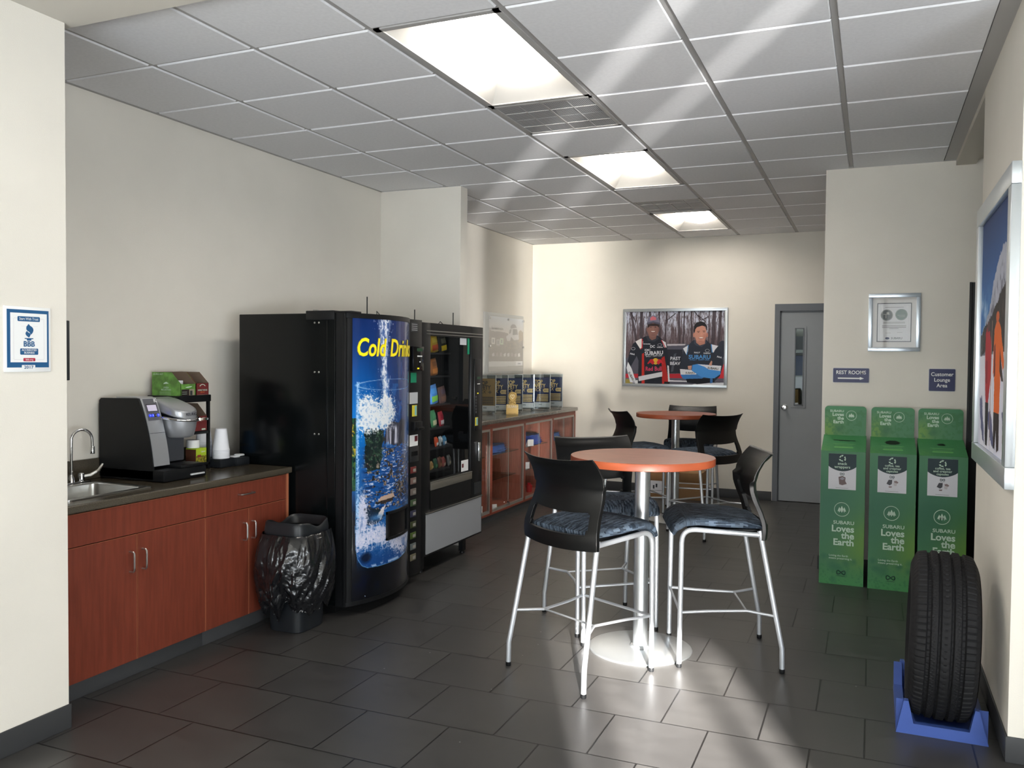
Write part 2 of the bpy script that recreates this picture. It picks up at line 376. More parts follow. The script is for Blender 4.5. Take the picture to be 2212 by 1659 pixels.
base('baseboard_right', [(.492, 4.2, 3.692, 3.7), (.492, .5, 3.692, 4.97)])
base('baseboard_wing', [(-3.09, -3.082, 6.19, 6.31)])

# grey steel door at the back
grey = mat('grey_door_paint', (140, 144, 148), .45, var=.02, vs=3); greyd = mat('grey_frame_paint', (96, 100, 106), .4)
b = B(greyd).box(-.995, -.94, YB-.012, YB+.14, 0, 2.15).box(-.05, .0, YB-.012, YB+.14, 0, 2.15).box(-.94, -.05, YB-.012, YB+.14, 2.075, 2.15).box(-.955, -.925, YB+.03, YB+.06, 0, 2.08).box(-.94, -.05, YB+.03, YB+.05, 2.055, 2.08)
fr = struct(b, 'door_1')
sl = B(grey).box(-.925, -.06, YB+.015, YB+.055, .008, 1.06).box(-.925, -.775, YB+.015, YB+.055, 1.06, 2.055).box(-.7, -.06, YB+.015, YB+.055, 1.06, 2.055).box(-.775, -.7, YB+.015, YB+.055, 1.878, 2.055).obj('door_leaf', fr)
b = B(greyd).box(-.815, -.664, YB+.008, YB+.015, 1.026, 1.03).box(-.668, -.664, YB+.008, YB+.015, 1.026, 1.905)
for q in ((-.785, -.775, 1.05, 1.888), (-.7, -.69, 1.05, 1.888)): b.box(q[0], q[1], YB+.006, YB+.015, q[2], q[3])
b.box(-.785, -.69, YB+.006, YB+.015, 1.05, 1.06).box(-.785, -.69, YB+.006, YB+.015, 1.878, 1.888).obj('window_bead', fr)
B(glassmat('door_glass', (210, 220, 222), refl=.25)).box(-.775, -.7, YB+.03, YB+.034, 1.06, 1.878).obj('door_pane', fr)
b = B(chrome); b.T = Matrix.Translation((-.88, YB+.015, 1.03)) @ Matrix.Rotation(PI/2, 4, 'X')
b.lathe([(0, 0), (.033, 0), (.033, .006), (.014, .01), (.012, .03), (.026, .04), (.03, .052), (.024, .064), (0, .068)], 24).obj('door_knob', fr)
b = B(mat('gap_dark', (14, 14, 15), .8)).box(-.93, -.06, YB+.02, YB+.05, 0, .008).obj('door_gap_strip', fr)  # dark strip filling the gap under the door leaf
# store room seen through the door's narrow pane
struct(B(wallm).box(-1.6, .9, 10.9, 11, 0, 3).box(-1.6, -1.5, 9.8, 10.9, 0, 3).box(.85, .95, 9.8, 10.9, 0, 3), 'wall_store_room')
t = thing('storage_rack', 'grey metal store room rack glimpsed through the narrow door pane', 'rack', (-.9, 10.6, 0))
for x in (-.5, .6): B(teem).box(x, x+.03, -.2, .2, 0, 2.2).obj('upright', t)
for z in (.95, 1.33, 1.63, 1.95): B(mat('shelf_board', (190, 190, 188), .5)).box(-.5, .63, -.2, .2, z, z+.035).obj('shelf', t)
for q, c, l in (((-.2, .3, 1.365, 1.6), (40, 62, 110), 'dark blue storage bin on the middle rack shelf behind the door pane'), ((-.25, .25, 1.665, 1.82), (70, 70, 74), 'dark grey carton on the upper rack shelf behind the door pane'), ((-.3, .1, .985, 1.2), (176, 138, 88), 'brown carton on the lower rack shelf behind the door pane')):
    tag(B(mat('bin_'+l[:9], c, .5)).box(-.9+q[0], -.9+q[1], 10.42, 10.75, q[2], q[3], bv=.008).obj('storage_bin'), l, 'box')
lamp('store_room_light', 'POINT', (-.6, 10.1, 2.6), (0, 0, -1), 14, shadow_soft_size=.2)
# dark slab filling the corridor doorway; its colour stands for the darkness beyond
b = B(mat('doorway_dark', (44, 47, 49), .5)).box(.6, 1.52, YR+.02, YR+.08, .98, 2.08); b.m(mat('doorway_dark_low', (16, 17, 19), .5)).box(.6, 1.52, YR+.02, YR+.08, 0, .98)
b.m(mat('dark_frame', (30, 31, 33), .5)).box(.6, .615, YR-.01, YR+.14, 0, 2.08)
struct(b, 'doorway_slab')

# ------------------------------------------------------------ ceiling lights and vents
refl = mat('light_reflector', (205, 203, 198), .5)
lens = mat('light_lens', (255, 255, 255), .5, emit=(255, 247, 236), es=16)
def troffer(y0, y1, label):
    x0, x1 = GX[3]+.012, GX[4]-.012; y0 += .01; y1 -= .01
    cx, cy = (x0+x1)/2, (y0+y1)/2; hw, hl = (x1-x0)/2, (y1-y0)/2
    t = thing('ceiling_light', label, 'ceiling light', (cx, cy, ZC), 'recessed ceiling lights')
    f = B(teem)
    for q in ((-hw, -hw+.03, -hl, hl), (hw-.03, hw, -hl, hl), (-hw, hw, -hl, -hl+.03), (-hw, hw, hl-.03, hl)): f.box(*q, -.006, .006)
    f.obj('frame', t)
    a = [(-hw+.03, -hl+.03), (hw-.03, -hl+.03), (hw-.03, hl-.03), (-hw+.03, hl-.03)]; c = [(-.17, -hl+.17), (.17, -hl+.17), (.17, hl-.17), (-.17, hl-.17)]
    r = B(refl)
    for k in range(4): r.face([(*a[k], 0), (*a[(k+1) % 4], 0), (*c[(k+1) % 4], .085), (*c[k], .085)])
    r.obj('reflector', t)
    B(lens).grid(lambda u, v: (-.17+.34*u, (-hl+.17)+(2*hl-.34)*v, .085-.04*math.sin(PI*u)), 12, 4).obj('lens', t)
troffer(GY[1], GY[3], 'largest recessed ceiling light, nearest the camera')
troffer(GY[5], GY[7], 'middle one of the three recessed ceiling lights')
troffer(GY[9], GY[11], 'farthest recessed ceiling light, nearest the back wall')
pf = bpy.data.materials.new('perforated_sheet'); pf.use_nodes = True
def perf():
    n = pf.node_tree.nodes; L = pf.node_tree.links; p = n['Principled BSDF']; p.inputs['Roughness'].default_value = .5
    tc = n.new('ShaderNodeTexCoord'); v = n.new('ShaderNodeTexVoronoi'); v.inputs['Scale'].default_value = 95; v.inputs['Randomness'].default_value = 0
    L.new(tc.outputs['Object'], v.inputs['Vector']); r = n.new('ShaderNodeValToRGB'); r.color_ramp.elements[0].position = .33; r.color_ramp.elements[1].position = .4
    r.color_ramp.elements[0].color = (.03, .03, .032, 1); r.color_ramp.elements[1].color = (.5, .51, .53, 1); L.new(v.outputs['Distance'], r.inputs[0]); L.new(r.outputs[0], p.inputs['Base Color'])
perf()
def vent(y0, y1, label):
    x0, x1 = GX[3]+.012, GX[4]-.012; cx, cy = (x0+x1)/2, (y0+y1)/2; h = (x1-x0)/2; g = (y1-y0)/2-.009
    t = thing('air_vent', label, 'air vent', (cx, cy, ZC), 'perforated ceiling vents')
    B(teem).box(-h, h, -g, g, .012, .016).box(-h, -h+.02, -g, g, -.004, .012).box(h-.02, h, -g, g, -.004, .012).box(-h, h, -g, -g+.02, -.004, .012).box(-h, h, g-.02, g, -.004, .012).box(-.006, .006, -g, g, -.003, .01).obj('frame', t)
    for sx in (-1, 1):
        for sy in (-1, 1):
            x0_, x1_ = (-h+.02, -.006) if sx < 0 else (.006, h-.02); y0_, y1_ = (-g+.02, -.003) if sy < 0 else (.003, g-.02)
            b = B(pf); tz = .004 if (sx < 0 and sy > 0) else 0
            b.box(x0_, x1_, y0_, y1_, 0, .004); b.m(teem); mx, my = (x0_+x1_)/2, (y0_+y1_)/2
            b.box(mx-.002, mx+.002, y0_, y1_, -.003, 0).box(x0_, x1_, my-.002, my+.002, -.003, 0); b.obj('grille', t)
vent(GY[3], GY[4], 'perforated square ceiling vent just beyond the nearest ceiling light')
vent(GY[8], GY[9], 'perforated square ceiling vent between the two farther ceiling lights')

# ------------------------------------------------------------ left kitchenette
cxf = -3.2
def handle(b, p, q, out=(.03, 0, 0), r=.0045):
    o = Vector(out); P = Vector(p); Q = Vector(q); d = (Q-P).normalized()
    b.tube([P, P+o*.75, P+o*.97+d*.008, P+o+d*.02, Q+o-d*.02, Q+o*.97-d*.008, Q+o*.75, Q], r, 8)
def cab(name, label, y0, y1, drawer, splits, yend=None):
    t = thing(name, label, 'cabinet', (0, 0, 0))
    b = B(cherry).box(-3.82, cxf-.02, y0, y0+.018, .08, .832).box(-3.82, cxf-.02, y1-.018, y1, .08, .832).box(-3.82, cxf-.02, y0, y1, .08, .1).box(-3.82, -3.8, y0, y1, .08, .832); b.obj('carcass', t)
    B(basem).box(-3.235, -3.222, y0, y1, 0, .078, bv=.002).obj('kick_board', t)
    ye = y1-.022 if yend else y1
    if yend: b = B(cherry).box(-3.22, cxf+.001, y1-.02, y1, .08, .834); b.m(edgem).box(cxf+.001, cxf+.002, y1-.02, y1, .08, .834); b.obj('end_panel', t)
    def front(nm, a, c, z0, z1):
        b = B(cherry).box(cxf-.018, cxf, a+.002, c-.002, z0, z1); b.m(edgem)
        b.box(cxf-.001, cxf+.0006, a+.002, a+.0035, z0, z1).box(cxf-.001, cxf+.0006, c-.0035, c-.002, z0, z1).box(cxf-.001, cxf+.0006, a+.002, c-.002, z1-.0015, z1)
        return b.obj(nm, t)
    d = front('drawer' if drawer else 'false_drawer_front', y0, ye, .684, .828)
    if drawer: b = B(steel); handle(b, (cxf, 3.70, .766), (cxf, 3.81, .766)); b.obj('handle', d)
    for a, c, hy in splits:
        d = front('door', a, min(c, ye), .082, .68); b = B(steel); handle(b, (cxf, hy, .508), (cxf, hy, .603)); b.obj('handle', d)
cab('base_cabinet', 'cherry cabinet under the sink, two doors beside the pale wall', 2.5, 3.449, False, [(2.5, 3.0, 2.957), (3.0, 3.449, 3.031)])
cab('base_cabinet', 'cherry cabinet with a drawer, behind the black trash can', 3.449, 4.135, True, [(3.449, 3.785, 3.74), (3.785, 4.135, 3.811)], True)
# worktop with a hole for the sink
t = thing('worktop', 'speckled dark worktop with backsplash over the left cherry cabinets', 'worktop', (0, 0, 0))
b = B(topm); zt = .868
sx0, sx1, sy0, sy1 = -3.68, -3.315, 2.72, 3.18
b.box(XL+.002, -3.21, 2.465, sy0, .834, zt).box(XL+.002, -3.21, sy1, 4.155, .834, zt).box(XL+.002, sx0, sy0, sy1, .834, zt).box(sx1, -3.21, sy0, sy1, .834, zt)
b.box(-3.215, -3.188, 2.465, 4.16, .832, zt+.0015, bv=.008, seg=3); b.obj('top', t)
B(topm).box(XL+.002, XL+.022, 2.465, 4.155, zt, .975, bv=.004).box(XL+.02, -3.21, 2.463, 2.483, zt, .975, bv=.004).obj('backsplash', t)
t = thing('sink', 'stainless steel drop-in sink set in the left worktop', 'sink', (0, 0, 0))
cxs, cys = (sx0+sx1)/2, (sy0+sy1)/2
def rr(hx, hy, r, z, n=6):
    P = []
    for k, (sx, sy) in enumerate(((1, 1), (-1, 1), (-1, -1), (1, -1))):
        for i in range(n+1):
            a = PI/2*k+PI/2*i/n; P.append((cxs+sx*(hx-r)+r*math.cos(a), cys+sy*(hy-r)+r*math.sin(a), z))
    return P
rings = [rr(.2, .245, .02, zt+.001), rr(.2, .245, .02, zt+.006), rr(.172, .217, .03, zt+.006), rr(.165, .21, .035, zt+.001), rr(.155, .2, .04, zt-.1), rr(.13, .175, .05, zt-.125), rr(.03, .03, .02, zt-.13)]
b = B(steel); V = [[b.bm.verts.new(p) for p in R] for R in rings]
for A, C in zip(V, V[1:]):
    for i in range(len(A)): f = b.bm.faces.new((A[i], A[(i+1) % len(A)], C[(i+1) % len(A)], C[i]))
b.bm.faces.new(V[-1]); bmesh.ops.recalc_face_normals(b.bm, faces=b.bm.faces[:]); b.obj('basin', t)
t = thing('faucet', 'chrome gooseneck faucet with lever handle behind the sink', 'faucet', (-3.735, 3.085, zt))
B(chrome).box(-.03, .03, -.07, .1, 0, .012, bv=.008, seg=3).obj('deck_plate', t)
pts = [(0, 0, .01), (0, 0, .19)]
for k in range(1, 14): a = PI*k/13; pts.append((.012*(1-math.cos(a)), .052*(1-math.cos(a)), .222+.054*math.sin(a)))
pts.append((pts[-1][0]+.002, pts[-1][1]+.001, .17))
b = B(chrome).tube(pts, .0075, 12); b.lathe([(0, .0), (.016, 0), (.015, .03), (.009, .045), (.0085, .05)], 20); b.obj('spout', t)
e = pts[-1]; B(chrome).lathe([(.0, 0), (.011, 0), (.012, .004), (.011, .035), (.008, .04)], 16, (e[0], e[1], e[2]-.022)).obj('aerator', t)
b = B(chrome).lathe([(0, .01), (.016, .01), (.016, .04), (.013, .052), (0, .056)], 20, (.005, .055, 0)); b.obj('valve_body', t)
b = B(chrome).tube([(.01, .06, .035), (.03, .09, .04), (.05, .12, .06), (.06, .135, .085), (.062, .14, .095)], [.008, .009, .0085, .008, .006], 10); b.obj('lever', t)

# ------------------------------------------------------------ bar tables
tabm = mat('table_laminate', (158, 100, 78), .36, c2=(140, 86, 66), vs=6, stretch=(1, 8, 1), spec=.5)
tedge = mat('table_edge', (146, 72, 44), .38, c2=(136, 66, 40), vs=6, stretch=(1, 1, 8), spec=.5)
postm = mat('table_steel', (198, 202, 205), .3, .9)
def table(x, y, label):
    t = thing('bar_table', label, 'table', (x, y, 0), 'round bar tables')
    b = B(tabm).lathe([(0, .984), (.372, .984)], 72); b.lathe([(0, 1.022), (.3745, 1.022)], 72); b.m(tedge).lathe([(.372, .984), (.376, .987), (.3765, 1.018), (.3745, 1.022)], 72)
    b.obj('tabletop', t)
    B(postm).lathe([(.03, .97), (.11, .972), (.11, .983), (0, .983)], 32).obj('top_plate', t)
    B(postm).lathe([(.038, .012), (.038, .975)], 32).obj('post', t)
    B(postm).lathe([(0, 0), (.27, 0), (.272, .004), (.27, .009), (.262, .012), (.055, .014), (.05, .022), (.04, .024), (0, .024)], 72).obj('base_plate', t)
    return t
table(-1.108, 4.375, 'near round bar table with orange-brown edge and sunlit silver post')
table(-1.73, 8.1, 'far round bar table in front of the back wall with dark-looking post')

# ------------------------------------------------------------ bar stools
fabm = bpy.data.materials.new('stool_fabric'); fabm.use_nodes = True
def fab():
    n = fabm.node_tree.nodes; L = fabm.node_tree.links; p = n['Principled BSDF']; p.inputs['Roughness'].default_value = .9; p.inputs['Specular IOR Level'].default_value = .15
    tc = n.new('ShaderNodeTexCoord'); sx = n.new('ShaderNodeSeparateXYZ'); L.new(tc.outputs['Object'], sx.inputs[0])
    # the stripes run front to back, down over the front edge, and along the sides
    sm = n.new('ShaderNodeMapRange'); sm.interpolation_type = 'SMOOTHSTEP'; sm.inputs[1].default_value = .17; sm.inputs[2].default_value = .23; L.new(sx.outputs[1], sm.inputs[0])
    def mth(op, a, b):
        m = n.new('ShaderNodeMath'); m.operation = op
        for k, v in enumerate((a, b)):
            if isinstance(v, (int, float)): m.inputs[k].default_value = v
            else: L.new(v, m.inputs[k])
        return m.outputs[0]
    zs_ = mth('MULTIPLY', sx.outputs[2], sm.outputs[0]); run = mth('SUBTRACT', sx.outputs[1], zs_); cross = mth('ADD', sx.outputs[0], mth('MULTIPLY', mth('SUBTRACT', sx.outputs[2], zs_), .9))
    cb = []
    for k, (bw, rh, sh) in enumerate(((.042, .0062, 0), (.024, .012, .37))):
        br = n.new('ShaderNodeTexBrick'); br.offset = .43; br.offset_frequency = 2
        for a, v in (('Scale', 1), ('Mortar Size', 0), ('Bias', -.2), ('Brick Width', bw), ('Row Height', rh)): br.inputs[a].default_value = v
        br.inputs['Color1'].default_value = (*lin((26, 32, 41)), 1); br.inputs['Color2'].default_value = (*lin(((122, 138, 156), (62, 76, 94))[k]), 1)
        cx = n.new('ShaderNodeCombineXYZ'); L.new(mth('ADD', run, sh), cx.inputs[0]); L.new(mth('ADD', cross, 1+sh*.3), cx.inputs[1]); L.new(cx.outputs[0], br.inputs[0]); cb.append(br)
    mx = n.new('ShaderNodeMix'); mx.data_type = 'RGBA'; mx.inputs[0].default_value = .5; L.new(cb[0].outputs[0], mx.inputs[6]); L.new(cb[1].outputs[0], mx.inputs[7])
    L.new(mx.outputs[2], p.inputs['Base Color'])
fab()
shellm = mat('stool_shell_plastic', (9, 10, 11), .4, spec=.4, bump=.06, bs=500)
def bez(P, n=8):
    out = []
    for i in range(n+1):
        t = i/n; a = [Vector(p) for p in P]
        while len(a) > 1: a = [a[k].lerp(a[k+1], t) for k in range(len(a)-1)]
        out.append(a[0])
    return out
def make_stool():
    t = thing('bar_stool', '', 'stool')
    for s in (-1, 1):
        pts = [(s*.236, .243, .004), (s*.236, .241, .3), (s*.235, .238, .62)]+bez([(s*.235, .237, .63), (s*.235, .236, .69), (s*.233, .17, .689)], 7)+[(s*.232, 0, .678), (s*.232, -.155, .668)]
        l = B(legm).tube(pts, .0125, 14).obj('leg', t, angle=60); B(black).lathe([(0, 0), (.012, 0), (.0135, .004), (.0135, .02), (.0, .02)], 14, (s*.236, .243, 0)).obj('foot_glide', l)
    for s in (-1, 1):
        pts = [(s*.264, -.252, .004), (s*.264, -.25, .12), (s*.262, -.246, .14), (s*.235, -.146, .665), (s*.233, -.14, .69)]
        l = B(legm).tube(pts, .0125, 14).obj('leg', t, angle=60); B(black).lathe([(0, 0), (.012, 0), (.0135, .004), (.0135, .02), (.0, .02)], 14, (s*.264, -.252, 0)).obj('foot_glide', l)
    b = B(legm); zf = .275
    for s in (-1, 1):
        b.tube([(s*.236, .24, zf), (s*.2, .1, zf), (s*.175, -.09, zf), (s*.176, -.1, zf), (s*.253, -.215, zf)], .007, 10)
    b.tube([(-.236, .241, zf), (0, .241, zf), (.236, .241, zf)], .007, 10).tube([(-.176, -.095, zf), (.176, -.095, zf)], .005, 8)
    b.obj('footrest', t, angle=60)
    # cushion with waterfall front
    prof = [(-.175, .698), (-.16, .722), (-.08, .738), (.05, .748), (.16, .752), (.235, .742), (.28, .712), (.292, .672)]
    under = [(-.175, .690), (-.1, .69), (.05, .697), (.16, .702), (.215, .695), (.25, .672), (.268, .652)]
    def pr(P, v):
        v = v*(len(P)-1); i = min(int(v), len(P)-2); f = v-i; return Vector(P[i]).lerp(Vector(P[i+1]), f)
    b = B(fabm)
    def cush(u, v):
        # u runs round the section (0..1), v front-back
        a = 2*PI*u; top = pr(prof, v); bot = pr(under, v); cx = math.cos(a); sn = math.sin(a)
        e = .35; X = math.copysign(abs(cx)**e, cx); Z = math.copysign(abs(sn)**.6, sn)
        w = .243-.010*max(0, v-.6)/.4-.045*max(0, .3-v)/.3; mid = (top+bot)/2; h = (top-bot)/2
        cr = 1+.12*(1-X*X) if sn > 0 else 1
        return (X*w, mid.x+h.x*Z*cr, mid.y+h.y*Z*cr)
    b.grid(cush, 40, 28, wrapu=True)
    b.bm.verts.ensure_lookup_table(); vs = b.bm.verts
    b.bm.faces.new([vs[i] for i in range(40)][::-1]); b.bm.faces.new([vs[28*40+i] for i in range(40)])
    bmesh.ops.recalc_face_normals(b.bm, faces=b.bm.faces[:]); b.obj('seat', t, angle=50)
    B(black).box(-.2, .2, -.15, .2, .676, .69, bv=.004).obj('seat_pan', t)
    # one-piece back shell: lower bar, two uprights, curved backrest
    key = [(.645, -.165, .250), (.69, -.168, .253), (.73, -.166, .250), (.78, -.15, .243), (.83, -.128, .236), (.875, -.112, .232), (.915, -.108, .231), (.925, -.109, .241), (.97, -.118, .243), (1.02, -.146, .241), (1.065, -.188, .236)]
    def K(z):
        for a, c in zip(key, key[1:]):
            if z <= c[0]: f = (z-a[0])/(c[0]-a[0]); return [a[k]+(c[k]-a[k])*f for k in (1, 2)]
        return key[-1][1:]
    zs = [.645, .66, .68, .692, .702, .718, .728, .738, .75, .76, .78, .798, .808, .816, .826, .84, .86, .88, .9, .915, .925, .94, .96, .98, 1.0, 1.02, 1.04, 1.055, 1.065]
    us = [-1, -.975, -.93, -.88, -.82, -.8, -.76, -.68, -.6, -.5, -.4, -.3, -.2, -.1, 0]; us = us+[-x for x in us[-2::-1]]
    bm = bmesh.new(); V = []
    for z in zs:
        y, w = K(z); row = []
        for u in us:
            dep = .05*(1-abs(u)**2.2)*min(1, .55+max(0, z-.75)*2.2); zz = z
            if z < .72: zz = z-.010*(1-u*u); dep = .045*(1-abs(u)**2.2)
            if .79 < z < .83: zz = z-.012*(1-(u/.8)**2) if abs(u) < .8 else z
            if z > 1.03: zz = z-.01*(1-abs(u)**2)+.004*abs(u)**4
            row.append(bm.verts.new((u*w, y-dep, zz)))
        V.append(row)
    for j in range(len(zs)-1):
        for i in range(len(us)-1):
            zc = (zs[j]+zs[j+1])/2; uc = abs((us[i]+us[i+1])/2)
            if .738 < zc < .808 and uc < .80: continue
            if .718 < zc < .738 and uc < .76: continue
            if .808 < zc < .816 and uc < .76: continue
            bm.faces.new((V[j][i], V[j][i+1], V[j+1][i+1], V[j+1][i]))
    for v in [v for v in bm.verts if not v.link_faces]: bm.verts.remove(v)
    bmesh.ops.recalc_face_normals(bm, faces=bm.faces[:])
    bm.faces.ensure_lookup_table()
    # the moulding is thicker along the uprights
    bm.normal_update(); off = {}
    for v in bm.verts:
        k = abs(v.co.x); th = .008
        if .19 < k and v.co.z < .93: th = .022
        if v.co.z < .72: th = .02
        off[v] = th
    old = list(bm.verts); faces = list(bm.faces); nv = {v: bm.verts.new(v.co+Vector((0, off[v]*1.0, 0))) for v in old}
    bed = [e for e in bm.edges if len(e.link_faces) == 1]
    for f in faces: bm.faces.new([nv[v] for v in reversed(f.verts)])
    for e in bed: a, c = e.verts; bm.faces.new((a, c, nv[c], nv[a]))
    bmesh.ops.recalc_face_normals(bm, faces=bm.faces[:])
    b = B(shellm); b.bm.free(); b.bm = bm; o = b.obj('backrest', t, angle=60)
    md = o.modifiers.new('bevel', 'BEVEL'); md.width = .0035; md.segments = 2; md.limit_method = 'ANGLE'; md.angle_limit = math.radians(50)
    return t
stool = make_stool()
def A(fx, fy): return math.atan2(-fx, fy)
SP = [(-1.2932, 3.9602, math.radians(-26.9), 'nearest bar stool, its black back turned to the camera, left of the sunlit table post'),
      (-1.4385, 4.746, math.radians(-141), 'bar stool behind the left of the near table, blue striped seat facing the camera'),
      (-.7047, 4.4832, math.radians(108.5), 'bar stool on the right of the near table, seen from its side'),
      (-2.02, 7.72, A(.80, .60), 'bar stool at the far table on its left, thin curved back nearest the display cabinet'),
      (-1.675, 8.56, A(.10, -.995), 'bar stool tucked behind the far table against the back wall'),
      (-1.33, 7.56, A(-.81, .59), 'bar stool at the far table on its right, nearest the grey door')]
for k, (x, y, r, l) in enumerate(SP):
    o = stool if k == 0 else copy_tree(stool)
    o.matrix_world = at(x, y, 0, r); o['label'] = l; o['group'] = 'black and blue bar stools'

# ------------------------------------------------------------ cold drinks vending machine
bl = black
t = thing('drinks_vending_machine', 'tall black vending machine with a curved blue drinking-glass picture door', 'vending machine', (0, 0, 0))
VY0, VY1, VX = 4.172, 5.098, -2.835
B(blacks).box(-3.6, -2.895, VY0, VY1, .06, 1.785, bv=.004).obj('cabinet', t)
def dx(y):  # front curve of the door
    s = (y-VY0)/(4.915-VY0); return VX+.105*max(0, math.sin(PI*min(1, max(0, s))))**.75
NY = 30; ys = [VY0+(4.915-VY0)*k/NY for k in range(NY+1)]
b = B(black)
for z0, z1, o0 in ((.06, 1.785, -.002),):
    P = [(dx(y)+o0, y) for y in ys]; b.prism([(-2.89, VY0)]+P+[(-2.89, 4.915)], z0, z1)
b.obj('door', t)
b = B(black)
for z0, z1 in ((.06, .085), (1.757, 1.786)):
    P = [(dx(y)+.006, y) for y in ys]; Q = [(dx(y)-.004, y) for y in ys]; b.prism(P+Q[::-1], z0, z1)
b.box(VX-.01, VX+.012, VY0-.002, VY0+.02, .06, 1.786, bv=.003); b.box(-2.86, -2.822, 4.9, 4.915, .06, 1.786, bv=.003); b.obj('door_frame', t)
b = B(blacks).box(-2.955, -2.945, VY0-.004, VY0+.004, .1, 1.74); b.obj('side_seam', t)
b = B(steel)
for z in (1.729, 1.437, 1.07, .581, .2):
    for x in (-3.04, -3.01): b.T = Matrix.Translation((x, VY0, z)) @ Matrix.Rotation(PI/2, 4, 'X'); b.lathe([(0, .004), (.004, .004), (.0065, 0)], 12)
b.obj('rivets', t)
b = B(black).box(-3.1, -2.9, VY0-.006, VY0+.1, 1.745, 1.80, bv=.004).box(-2.9, -2.78, VY0-.003, VY0+.1, 1.785, 1.796, bv=.003); b.m(steel).box(-3.06, -3.03, VY0+.01, VY0+.03, 1.80, 1.806); b.obj('hinge_bracket', t)
B(mat('machine_base', (10, 11, 12), .5)).box(-3.55, -2.93, VY0+.05, VY1-.05, 0, .06).obj('base', t)
# picture
INK = inkmat('printed_ink', .35, coat=.5)
INKL = inkmat('glowing_print', .25, coat=.5, emit=.04)  # the ink itself emits a faint even glow
NX, NYY = 170, 560
Z0, Z1 = .085, 1.757; Y0, Y1 = 4.215, 4.9
c = Cv(Y0, Y1, Z1, Z0, NX, NYY)
X, Z = c.X, c.Y
t1 = np.clip((Z-.6)/(1.75-.6), 0, 1)
base_ = np.stack([8+10*t1+0*X, 78-36*t1, 150-52*t1], -1)/255
br_ = np.exp(-((X-4.2)/.22)**2)*np.exp(-((Z-1.12)/.33)**2); base_ = base_+br_[..., None]*np.array([0, .3, .42])*.8
c.C = base_*(.92+.16*fbm(X*14, Z*4, 3))[..., None]
N1 = fbm(X*60, Z*60, 11, 4); N2 = fbm(X*25, Z*14, 21, 4); N3 = fbm(X*90, Z*40, 5, 3)
sm = lambda a, b, q: np.clip((q-a)/(b-a), 0, 1)
# leafy strip outside the glass, dark below
out = (X < 4.245)
g = np.where((Z < 1.17) & (Z > .74) & out, 1., 0.); c.fill(g, (26, 74, 48)); c.fill(g*np.clip((N1-.54)*12, 0, 1)*np.clip((Z-.86)*8, .2, 1), (206, 172, 50), .9); c.fill(g*np.clip((.47-N3)*12, 0, 1), (10, 40, 42))
low = sm(.78, .55, Z); c.fill(low*np.where(out, 1., 0.), (8, 12, 22))
c.fill(sm(.42, .24, Z), (5, 7, 14)); c.fill(sm(.3, .2, Z)*sm(.5, .7, N2)*sm(.1, .16, Z), (8, 16, 40), .8); c.fill((fbm(X*260, Z*260, 40, 2) > .93)*sm(.26, .2, Z)*(X < 4.5), (160, 180, 210))
# inside of the glass
GL = [(4.243, 1.382), (4.238, 1.189), (4.239, .774), (4.237, .496), (4.24, .391), (4.254, .326), (4.282, .286), (4.32, .269), (4.403, .263), (4.517, .262), (4.641, .263), (4.757, .274), (4.821, .313), (4.85, .38), (4.878, .61), (4.883, 1.152), (4.878, 1.353)]
gi = np.zeros(X.shape, bool); n_ = len(GL)
for i in range(n_):
    xa, ya = GL[i]; xb, yb = GL[(i+1) % n_]
    if ya != yb: gi ^= ((Z >= min(ya, yb)) & (Z < max(ya, yb))) & (X < (xb-xa)*(Z-ya)/(yb-ya)+xa)
gi = gi.astype(float)
rdg = lambda sx, sz, sd: 1-np.abs(fbm(X*sx, Z*sz, sd, 4)-.5)*2
R1 = rdg(55, 45, 51); R2 = rdg(110, 90, 61); W1 = fbm(X*16, Z*90, 71, 4); W2 = fbm(X*34, Z*150, 81, 3)
c.fill(gi*sm(1.1, .9, Z), (24, 84, 150), .75); c.fill(gi*sm(.5, .62, N2), (46, 108, 180), .5)
c.fill(gi*sm(.4, .3, Z), (22, 66, 130), .8)
riv = gi*sm(4.27, 4.31, X)*sm(1.0, .96, Z)*sm(.585, .61, Z); c.fill(riv, (22, 74, 142), .8)
c.fill(riv*sm(.40, .34, W1), (14, 40, 84), .8); c.fill(riv*sm(.60, .66, W2)*sm(.45, .55, W1), (190, 208, 234), .95)
c.poly([(4.299, 1.082), (4.342, 1.114), (4.451, 1.093), (4.463, 1.021), (4.441, .937), (4.41, .85), (4.317, .84), (4.308, .963)], (24, 34, 32), .95, .035); c.fill(gi*np.where((X > 4.3) & (X < 4.45) & (Z > .85) & (Z < 1.1), 1., 0.)*sm(.55, .68, N1), (58, 84, 62), .7)
c.poly([(4.452, 1.008), (4.474, 1.077), (4.52, 1.12), (4.64, 1.14), (4.72, 1.12), (4.74, .98), (4.6, .985)], (46, 46, 60), .95, .03)
wf = sm(4.475, 4.49, X)*sm(4.63, 4.60, X)*sm(.985, 1.0, Z)*sm(1.115, 1.09, Z); c.fill(wf*sm(.42, .56, fbm(X*95, Z*7, 9, 3)), (218, 220, 236), .9)
rk = sm(.53, .60, fbm(X*42, Z*60, 90, 3))*sm(4.56, 4.62, X)*sm(4.80, 4.74, X)*sm(.63, .66, Z)*sm(.86, .8, Z); c.fill(rk, (36, 33, 34)); c.fill(rk*sm(.55, .66, N1), (150, 138, 120))
rk = sm(.60, .64, fbm(X*30, Z*80, 93, 3))*riv; c.fill(rk, (40, 38, 42)); c.fill(rk*sm(.5, .62, N3), (176, 160, 140), .8)
c.poly([(4.40, .655), (4.43, .682), (4.555, .689), (4.575, .664), (4.514, .645)], (186, 160, 142)); c.poly([(4.40, .655), (4.575, .664), (4.53, .64), (4.42, .642)], (52, 42, 40))
